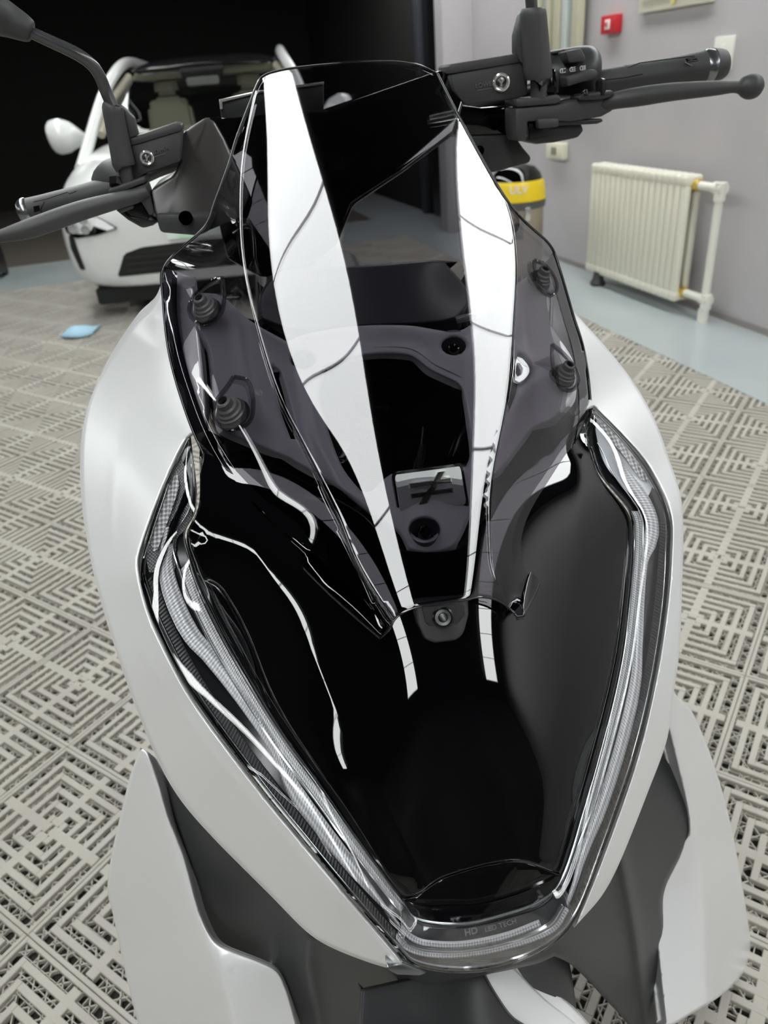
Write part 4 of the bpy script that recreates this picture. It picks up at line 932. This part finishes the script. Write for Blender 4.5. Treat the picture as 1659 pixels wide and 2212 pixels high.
def pipe(pts, r, name='pipe', m=None, par=rad):
    bm = bmesh.new(); tube_bm(bm, pts, r, 16); return from_bm(name, bm, m or mt_pipe, par)
pk, _ = kz(1568, 380, .10); pc = WALL - .12
zt2 = .685
pipe([room(pc, k_lo + .01, zt2), room(pc, pk + .01, zt2)], .022); pipe([room(pc, pk, zt2 + .022), room(pc, pk, .06)], .022); pipe([room(pc, pk, .07), room(pc, pk, .0)], .028)
pipe([room(pc, pk + .045, zt2), room(pc, pk - .025, zt2)], .030, 'elbow'); pipe([room(pc, pk, zt2 + .028), room(pc, pk, zt2 - .06)], .029, 'elbow')
pipe([room(pc, k_lo + .005, zt2), room(pc, k_lo - .03, zt2)], .030, 'brass_nut', mt_brass)
zb2 = .125; p2 = k_lo - .20
pipe([room(pc, k_lo + .01, zb2), room(pc, p2, zb2)], .022); pipe([room(pc, p2, zb2 + .022), room(pc, p2, .0)], .022); pipe([room(pc, p2, zb2 + .028), room(pc, p2, zb2 - .05)], .029, 'elbow')
pipe([room(pc, p2 + .04, zb2), room(pc, p2 - .024, zb2)], .029, 'elbow')
pipe([room(pc, k_lo + .005, zb2), room(pc, k_lo - .025, zb2)], .029, 'brass_nut', mt_brass)
ft = room(WALL - RO, k_hi - .14, 0); lathe('radiator_foot', ft, (0, 0, 1), [(0, 0.002), (.045, .002), (.05, .02), (.035, .045), (.03, .09), (0, .09)], M['rubber'], rad)
# red call point
def wallbox(name, u0, v0, u1, v1, m, dep, label, cat, bev=.006, parent=None):
    a, b = wp(u0, v0), wp(u1, v1); c = (a + b) / 2; k0, k1 = a.dot(RD), b.dot(RD)
    o = box(name, Vector(c) - RN * dep / 2, dep, abs(k1 - k0), abs(a.z - b.z), m, parent, RN, RD, (0, 0, 1), bev)
    if label: tag(o, label, cat)
    return o, Vector(c)
mt_red = mat('red_plastic', (.60, .02, .03), .35); mt_cream = mat('cream_enamel', (.78, .75, .60), .4); mt_wht = mat('white_label', (.85, .82, .80), .5)
o, c = wallbox('fire_alarm_box', 1314, 34, 1343, 70, mt_red, .05, 'small red fire alarm box with a white label on the grey wall', 'fire alarm')
lab = box('label_plate', c - RN * .052, .006, .052, .050, mt_wht, o, RN, RD, (0, 0, 1), .002)
box('label_mark', c - RN * .056, .003, .010, .030, mt_red, lab, RN, RD, (0, 0, 1), .0); box('label_mark', c - RN * .056 + RD * .016, .003, .006, .022, mt_red, lab, RN, RD, (0, 0, 1), .0)
o, c = wallbox('wall_switch', 1549, 80, 1581, 150, mat('ivory_plastic', (.80, .80, .72), .4), .012, 'ivory switch plate on the grey wall behind the right grip', 'switch', .003)
o.name = 'wall_switch'; box('switch_rocker', c - RN * .012 + Vector((0, 0, .012)), .006, .030, .055, mt_wht, o, RN, RD, (0, 0, 1), .002)
# cream distribution panel at the top
a, b = wp(1388, 30), wp(1545, 2); k0, k1 = a.dot(RD), b.dot(RD)
pn = empty('distribution_panel', room(WALL, (k0 + k1)/2, a.z)); tag(pn, 'cream metal distribution panel high on the grey wall at top right', 'panel')
z0 = (a.z + b.z)/2; box('frame', room(WALL - .015, (k0 + k1)/2, z0 + .22), .03, abs(k1 - k0), .44, mt_cream, pn, RN, RD, (0, 0, 1), .004)
box('panel_door', room(WALL - .034, (k0 + k1)/2, z0 + .235), .012, abs(k1 - k0) - .07, .37, mt_cream, pn, RN, RD, (0, 0, 1), .003)
box('yellow_sticker', room(WALL - .042, (k0 + k1)/2 - .02, z0 + .07), .003, .03, .10, mat('yellow_sticker', (.75, .65, .2), .5), pn, RN, RD, (0, 0, 1), 0)
# cream outlet low on the wall, behind the handlebar
o, c = wallbox('wall_outlet', 1192, 305, 1228, 345, mt_cream, .05, 'small cream outlet box on the wall below the right handlebar', 'outlet', .012)
for q in (-.02, .02): box('outlet_socket', c - RN * .052 + RD * q, .006, .018, .05, M['rubber'], o, RN, RD, (0, 0, 1), .002)
# window with cream frame and dark columns at the far end of the wall
kw0, kw1 = 6.95, 8.6
mt_fr = mat('cream_window_frame', (.60, .57, .42), .5); mt_gl = mat('pale_window_glass', (.42, .47, .48), .12)
win = box('window_1', room(WALL - .03, wp(1222, 60).dot(RD), 1.9), .03, .52, 1.5, mt_gl, None, RN, RD, (0, 0, 1), 0); win['kind'] = 'structure'
kc = wp(1222, 60).dot(RD)
for q, w_, m_ in ((-.26, .08, mt_fr), (-.12, .06, mat('white_window_bar', (.62, .66, .66), .4)), (-.02, .09, mt_fr), (.10, .05, mt_fr), (.27, .06, mt_fr)):
    box('window_bar', room(WALL - .06, kc + q, 1.9), .05, w_, 1.5, m_, win, RN, RD, (0, 0, 1), .004)
pl = wp(1054, 90, .0).dot(RD)
o = box('trim_4', room(WALL - .12, 6.9, CEIL/2), .3, .18, CEIL, mt_wall, None, RN, RD, (0, 0, 1), .01); o['kind'] = 'structure'
mt_navy = mat('dark_blue_grey_frame', (.045, .048, .062), .5)
dr = box('door_1', room(WALL + .02, 7.55, 1.3), .06, 1.1, 2.6, mat('dark_door_glass', (.008, .008, .010), .2), None, RN, RD, (0, 0, 1), 0); dr['kind'] = 'structure'
for q in (-.50, -.1, .50): box('door_frame', room(WALL - .02, 7.55 + q, 1.3), .08, .12, 2.6, mt_navy, dr, RN, RD, (0, 0, 1), .01)
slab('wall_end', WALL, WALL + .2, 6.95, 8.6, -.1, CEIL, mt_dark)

# ------------------------------------------------------------------ vacuum cleaner
vb = gnd(1128, 640); vc = Vector((1.02, 5.05, 0)); 
mt_ss = mat('stainless_drum', (.50, .44, .36), .32, .9); mt_yel = mat('yellow_plastic', (.86, .62, .01), .4)
vac = empty('vacuum_cleaner', vc); tag(vac, 'yellow and black drum vacuum cleaner with a steel body by the grey wall', 'vacuum')
lathe('drum', vc, (0, 0, 1), [(0, .12), (.16, .12), (.17, .14), (.17, .52), (.165, .54), (0, .54)], mt_ss, vac, 32)
lathe('drum_rim', vc, (0, 0, 1), [(.165, .52), (.18, .525), (.182, .565), (.165, .57)], mat('grey_plastic', (.09, .09, .095), .4), vac, 32)
lathe('yellow_band', vc, (0, 0, 1), [(.17, .565), (.183, .57), (.172, .66), (.158, .685), (.14, .69)], mt_yel, vac, 32)
lathe('motor_cap', vc, (0, 0, 1), [(.158, .685), (.145, .72), (.11, .755), (.05, .77), (0, .772)], M['gloss'], vac, 32)
to = (Vector(EYE) - vc); to.z = 0; to.normalize(); sd = Vector((0, 0, 1)).cross(to)
text('band_lettering', 'ULV', vc + to * .182 + Vector((0, 0, .625)) - sd * .045, sd, Vector((0, 0, 1)), .062, mt_wht, vac, .001, True)
for i in range(5):
    t = 2*math.pi*i/5; p = vc + Vector((math.cos(t), math.sin(t), 0)) * .17
    bm = bmesh.new(); box_bm(bm, p + Vector((0, 0, .10)), .07, .05, .04, bev=.008); from_bm('castor_arm', bm, M['rubber'], vac)
    lathe('castor', p + Vector((-.012, 0, .04)), (1, 0, 0), [(0, 0), (.035, 0), (.04, .005), (.04, .02), (.035, .025), (0, .025)], M['rubber'], vac, 14)
box('drum_label', vc + to * .172 + Vector((0, 0, .40)) - sd * .0, .09, .006, .10, M['rubber'], vac, sd, to, (0, 0, 1), .001)
box('latch', vc + to * .17 + sd * .07 + Vector((0, 0, .50)), .03, .02, .08, M['chrome'], vac, sd, to, (0, 0, 1), .003)

# ------------------------------------------------------------------ face mask on the floor
mp_ = gnd(170, 724); bm = bmesh.new(); rg = []
for i in range(13):
    t = i / 12; r = []
    for j in range(6):
        q = j / 5; x = (t - .5) * .21; y = (q - .5) * .20 + .07 * (2*t - 1) ** 2; z = .012 + .05 * math.sin(math.pi * t) * math.sin(math.pi * q) + .004 * math.sin(14 * q + 5 * t)
        r.append(bm.verts.new(mp_ + Vector((x, y, z))))
    rg.append(r)
for a, b in zip(rg, rg[1:]):
    for j in range(5): bm.faces.new((a[j], b[j], b[j+1], a[j+1]))
mk = from_bm('face_mask', bm, mat('light_blue_mask_fabric', (.42, .66, .82), .8, bump=(300, .3, .002)), None, 60)
sm = mk.modifiers.new('thickness', 'SOLIDIFY'); sm.thickness = .003
tag(mk, 'crumpled light blue disposable face mask on the floor by the car tyre', 'mask')
mk['_w'] = (0, 0, 0)
pipe([mp_ + Vector((-.09, .03, .02)), mp_ + Vector((-.12, .05, .02)), mp_ + Vector((-.12, -.01, .012)), mp_ + Vector((-.09, -.02, .015))], .002, 'ear_loop', mt_wht, mk)

# ------------------------------------------------------------------ white car
mt_car = mat('white_car_paint', (.78, .79, .78), .22, coat=.6)
mt_cgl = clear('tinted_car_glass', (.62, .64, .62), 1.5)
CAR0 = Vector((-1.02, 5.12, 0)); cyaw = math.radians(4)
CX_, CY_ = Vector((math.cos(cyaw), math.sin(cyaw), 0)), Vector((-math.sin(cyaw), math.cos(cyaw), 0))
def cp(x, y, z): return CAR0 + CX_ * x + CY_ * y + Vector((0, 0, z))
car = empty('car', CAR0); tag(car, 'white car parked facing the camera behind the scooter at left', 'car')
def sections(name, secs, m, par, sub=2, mirror=True, cap=True, smooth=60):
    """secs: list of (y, [(x, z) ...] from the bottom centre up to the top centre); mirrored"""
    bm = bmesh.new(); rg = []
    for y, pts in secs:
        full = pts + [(-x, z) for x, z in pts[::-1] if abs(x) > 1e-6]
        rg.append([bm.verts.new(cp(x, y(x, z) if callable(y) else y, z)) for x, z in full])
    for a, b in zip(rg, rg[1:]):
        n = len(a)
        for k in range(n): bm.faces.new((a[k], a[(k+1) % n], b[(k+1) % n], b[k]))
    if cap: bm.faces.new(rg[0][::-1]); bm.faces.new(rg[-1])
    bmesh.ops.recalc_face_normals(bm, faces=bm.faces)
    o = from_bm(name, bm, m, par, smooth)
    if sub: s = o.modifiers.new('subd', 'SUBSURF'); s.levels = sub; s.render_levels = sub
    return o
def sec(wb, w, ws, zb, zm, zs, zt):
    return [(0, zb), (wb*.7, zb), (wb, zb + .03), (w, zb + .16), (w, zm), (ws, zs), (ws*.72, zt - .01), (ws*.35, zt), (0, zt)]
body = sections('body', [(.00, sec(.50,.62,.58,.26,.52,.62,.66)), (.03, sec(.70,.82,.78,.22,.54,.68,.745)), (.10, sec(.82,.90,.86,.20,.58,.74,.80)), (.25, sec(.88,.95,.92,.20,.64,.82,.87)), (.6, sec(.9,.97,.92,.20,.75,.93,.965)), (1.15, sec(.92,.97,.88,.22,.82,1.0,1.05)), (1.3, sec(.92,.97,.87,.22,.82,1.01,1.06)),
  (2.2, sec(.92,.97,.86,.22,.84,1.02,1.07)), (3.6, sec(.92,.97,.88,.22,.86,1.03,1.08)), (4.3, sec(.88,.94,.86,.26,.86,1.02,1.06)), (4.7, sec(.7,.8,.74,.35,.80,.94,.98))], mt_car, car)
from mathutils.bvhtree import BVHTree
bpy.context.view_layer.update()
_bvh = BVHTree.FromObject(body, bpy.context.evaluated_depsgraph_get())
def front_y(x, z):
    h = _bvh.ray_cast(cp(x, -2, z), CY_)
    return (h[0] - CAR0).dot(CY_) if h[0] is not None else .3
# glasshouse
def gsec(w, wt, zb, zt): return [(0, zb), (w*.6, zb), (w, zb + .0), (w - (w - wt)*.5, (zb + zt)/2), (wt, zt - .05), (wt*.8, zt - .01), (wt*.4, zt), (0, zt)]
sections('windscreen_glass', [(1.15, gsec(.80,.78,1.0,1.07)), (1.55, gsec(.80,.70,1.0,1.32)), (1.95, gsec(.80,.63,1.0,1.52)), (2.6, gsec(.80,.62,1.0,1.575)), (3.5, gsec(.80,.60,1.0,1.56)), (4.3, gsec(.76,.62,1.0,1.35))], mt_cgl, car)
sections('roof', [(1.90, [(0,1.50),(.5,1.49),(.62,1.45),(.64,1.48),(.5,1.53),(.25,1.545),(0,1.55)]), (2.3, [(0,1.54),(.5,1.53),(.62,1.48),(.65,1.51),(.5,1.575),(.25,1.59),(0,1.595)]), (3.5, [(0,1.53),(.5,1.52),(.60,1.47),(.63,1.50),(.5,1.565),(.25,1.58),(0,1.585)])], mat('black_glass_roof', (.010, .010, .010), .15), car)
for sx in (-1, 1):
    bm = bmesh.new(); pts = [cp(sx*.87, .86, .90), cp(sx*.85, 1.02, .985), cp(sx*.80, 1.3, 1.17), cp(sx*.735, 1.62, 1.37), cp(sx*.66, 1.98, 1.525), cp(sx*.645, 2.5, 1.575), cp(sx*.64, 3.3, 1.56)]
    tube_bm(bm, spl(pts, 4), .042, 12); from_bm('roof_pillar', bm, mt_car, car)
    mr = [cp(sx*.90, 1.32, 1.07), cp(sx*.98, 1.30, 1.09), cp(sx*1.04, 1.28, 1.10), cp(sx*1.11, 1.27, 1.11), cp(sx*1.14, 1.27, 1.11)]
    bm = bmesh.new(); tube_bm(bm, spl(mr, 3), list(np.interp(np.linspace(0, 1, 13), [0, .3, .6, .9, 1], [.04, .105, .125, .095, .04])), 14); from_bm('door_mirror', bm, mt_car, car)
def cpanel(name, pts, y, m, depth=.05, bev=.01, par=car):
    """outline in car x / z, standing at y(x) and pushed back"""
    bm = bmesh.new(); f = [bm.verts.new(cp(x, y(x, z) if callable(y) else y, z)) for x, z in pts]; b = [bm.verts.new(v.co + CY_ * depth) for v in f]; n = len(f)
    bm.faces.new(f); bm.faces.new(b[::-1])
    for i in range(n): bm.faces.new((f[i], b[i], b[(i+1) % n], f[(i+1) % n]))
    bmesh.ops.recalc_face_normals(bm, faces=bm.faces)
    bmesh.ops.bevel(bm, geom=bm.edges[:], offset=bev, segments=2, affect='EDGES', clamp_overlap=True); return from_bm(name, bm, m, par, 45)
nosey = lambda x, z: front_y(x, z) - .0
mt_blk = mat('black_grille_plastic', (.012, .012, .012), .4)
cpanel('lower_grille', [(-.60,.30),(-.50,.30),(.50,.30),(.60,.30),(.52,.44),(.40,.47),(0,.48),(-.40,.47),(-.52,.44)], lambda x, z: nosey(x, z) - .015, mt_blk, .06)
for q in (.33, .37, .41): cpanel('grille_slat', [(-.52,q),(-.3,q),(0,q),(.3,q),(.52,q),(.52,q+.012),(.3,q+.012),(0,q+.012),(-.3,q+.012),(-.52,q+.012)], lambda x, z: nosey(x, z) - .024, mat('dark_slat', (.03, .03, .03), .4), .02, .002)
cpanel('splitter', [(-.82,.20),(-.5,.19),(0,.19),(.5,.19),(.82,.20),(.80,.245),(.5,.235),(0,.235),(-.5,.235),(-.80,.245)], lambda x, z: nosey(x, z) - .04, mt_car, .12, .012)
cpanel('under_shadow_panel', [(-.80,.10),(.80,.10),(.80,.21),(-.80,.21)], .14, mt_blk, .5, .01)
for sx in (-1, 1):
    hp = [(sx*.52,.60),(sx*.60,.66),(sx*.72,.715),(sx*.84,.735),(sx*.88,.71),(sx*.87,.60),(sx*.80,.56),(sx*.66,.57)]
    hl_ = cpanel('headlight', hp, lambda x, z: nosey(x, z) - .02, M['gloss'], .08, .006)
    for (x, z, r) in ((.72,.672,.030),(.80,.685,.032),(.72,.61,.028),(.80,.62,.030)):
        lathe('headlight_lens', cp(sx*x, nosey(x, z) - .03, z), -CY_, [(0,.004),(r*.6,.0),(r,-.002),(r,.01),(r*.8,.012),(0,.006)], mat('lamp_reflector', (.6, .62, .65), .15, .7), hl_, 20)
    cpanel('air_curtain', [(sx*.80,.36),(sx*.835,.36),(sx*.86,.50),(sx*.85,.58),(sx*.82,.58)], lambda x, z: nosey(x, z) - .02, mt_blk, .06, .006)
    for yy in (.98, 3.85):
        wcx = cp(sx*.82, yy, .335); torus('wheel_tyre', wcx, CX_, .25, .085, M['rubber'], car, 1.25)
        lathe('wheel_disc', wcx + CX_*sx*.05 - CX_*.02, CX_, [(0,.0),(.05,.02),(.2,.03),(.235,.0),(.24,.04),(0,.04)], M['steel'], car, 28)
pl_ = cpanel('number_plate', [(-.22,.50),(.22,.50),(.22,.615),(-.22,.615)], lambda x, z: nosey(x, z) - .02, mat('green_plate', (.30, .72, .42), .4, var=(4., (.75, .85, .78), .4, .6)), .012, .003)
# windscreen contents: seats, cream trim, mirror
mt_seat = mat('beige_leather', (.36, .33, .26), .6)
for sx in (-1, 1):
    cpanel('seat_back', [(sx*.15,.95),(sx*.55,.95),(sx*.53,1.24),(sx*.46,1.30),(sx*.24,1.30),(sx*.17,1.24)], 2.15, mt_seat, .14, .03)
    cpanel('headrest', [(sx*.25,1.31),(sx*.45,1.31),(sx*.44,1.44),(sx*.26,1.44)], 2.18, mt_seat, .1, .03)
    bm = bmesh.new(); tube_bm(bm, [cp(sx*.76, 1.25, 1.09), cp(sx*.70, 1.62, 1.31), cp(sx*.60, 2.0, 1.46)], .03, 10); from_bm('pillar_trim', bm, mt_seat, car)
cpanel('headliner', [(-.58,1.43),(.58,1.43),(.55,1.49),(-.55,1.49)], 2.02, mt_seat, 1.4, .01)
cpanel('dashboard', [(-.70,.98),(.70,.98),(.68,1.085),(-.68,1.085)], 1.45, mt_seat, .25, .03)
cpanel('rear_bench', [(-.6,.95),(.6,.95),(.58,1.30),(-.58,1.30)], 3.1, mt_blk, .15, .03)
cpanel('rear_view_mirror', [(-.13,1.36),(.13,1.36),(.13,1.42),(-.13,1.42)], 1.86, M['chrome'], .02, .008)
cpanel('mirror_housing', [(-.16,1.40),(.16,1.40),(.18,1.49),(-.18,1.49)], 1.90, mt_blk, .05, .008)

# ------------------------------------------------------------------ dark column and low dark thing at the far left
o = box('trim_5', room(-4.15, 9.9, CEIL/2), .36, .36, CEIL, mat('dim_beige_column', (.075, .065, .05), .8), None, RN, RD, (0, 0, 1), .01); o['kind'] = 'structure'
mt_dk = mat('dark_painted_metal', (.018, .016, .015), .4)
gb = gnd(-20, 612); o = empty('floor_jack', gb + Vector((-.15, .1, 0))); tag(o, 'low dark metal trolley at the left edge of the floor', 'trolley')
box('trolley_body', gb + Vector((-.2, .1, .16)), .5, .5, .26, mt_dk, o, bev=.04)
for dx in (-.38, .0):
    for dy in (-.1, .3): lathe('wheel', gb + Vector((dx, dy, .045)), (1, 0, 0), [(0,0),(.04,0),(.045,.005),(.045,.03),(.04,.035),(0,.035)], M['rubber'], o, 14)
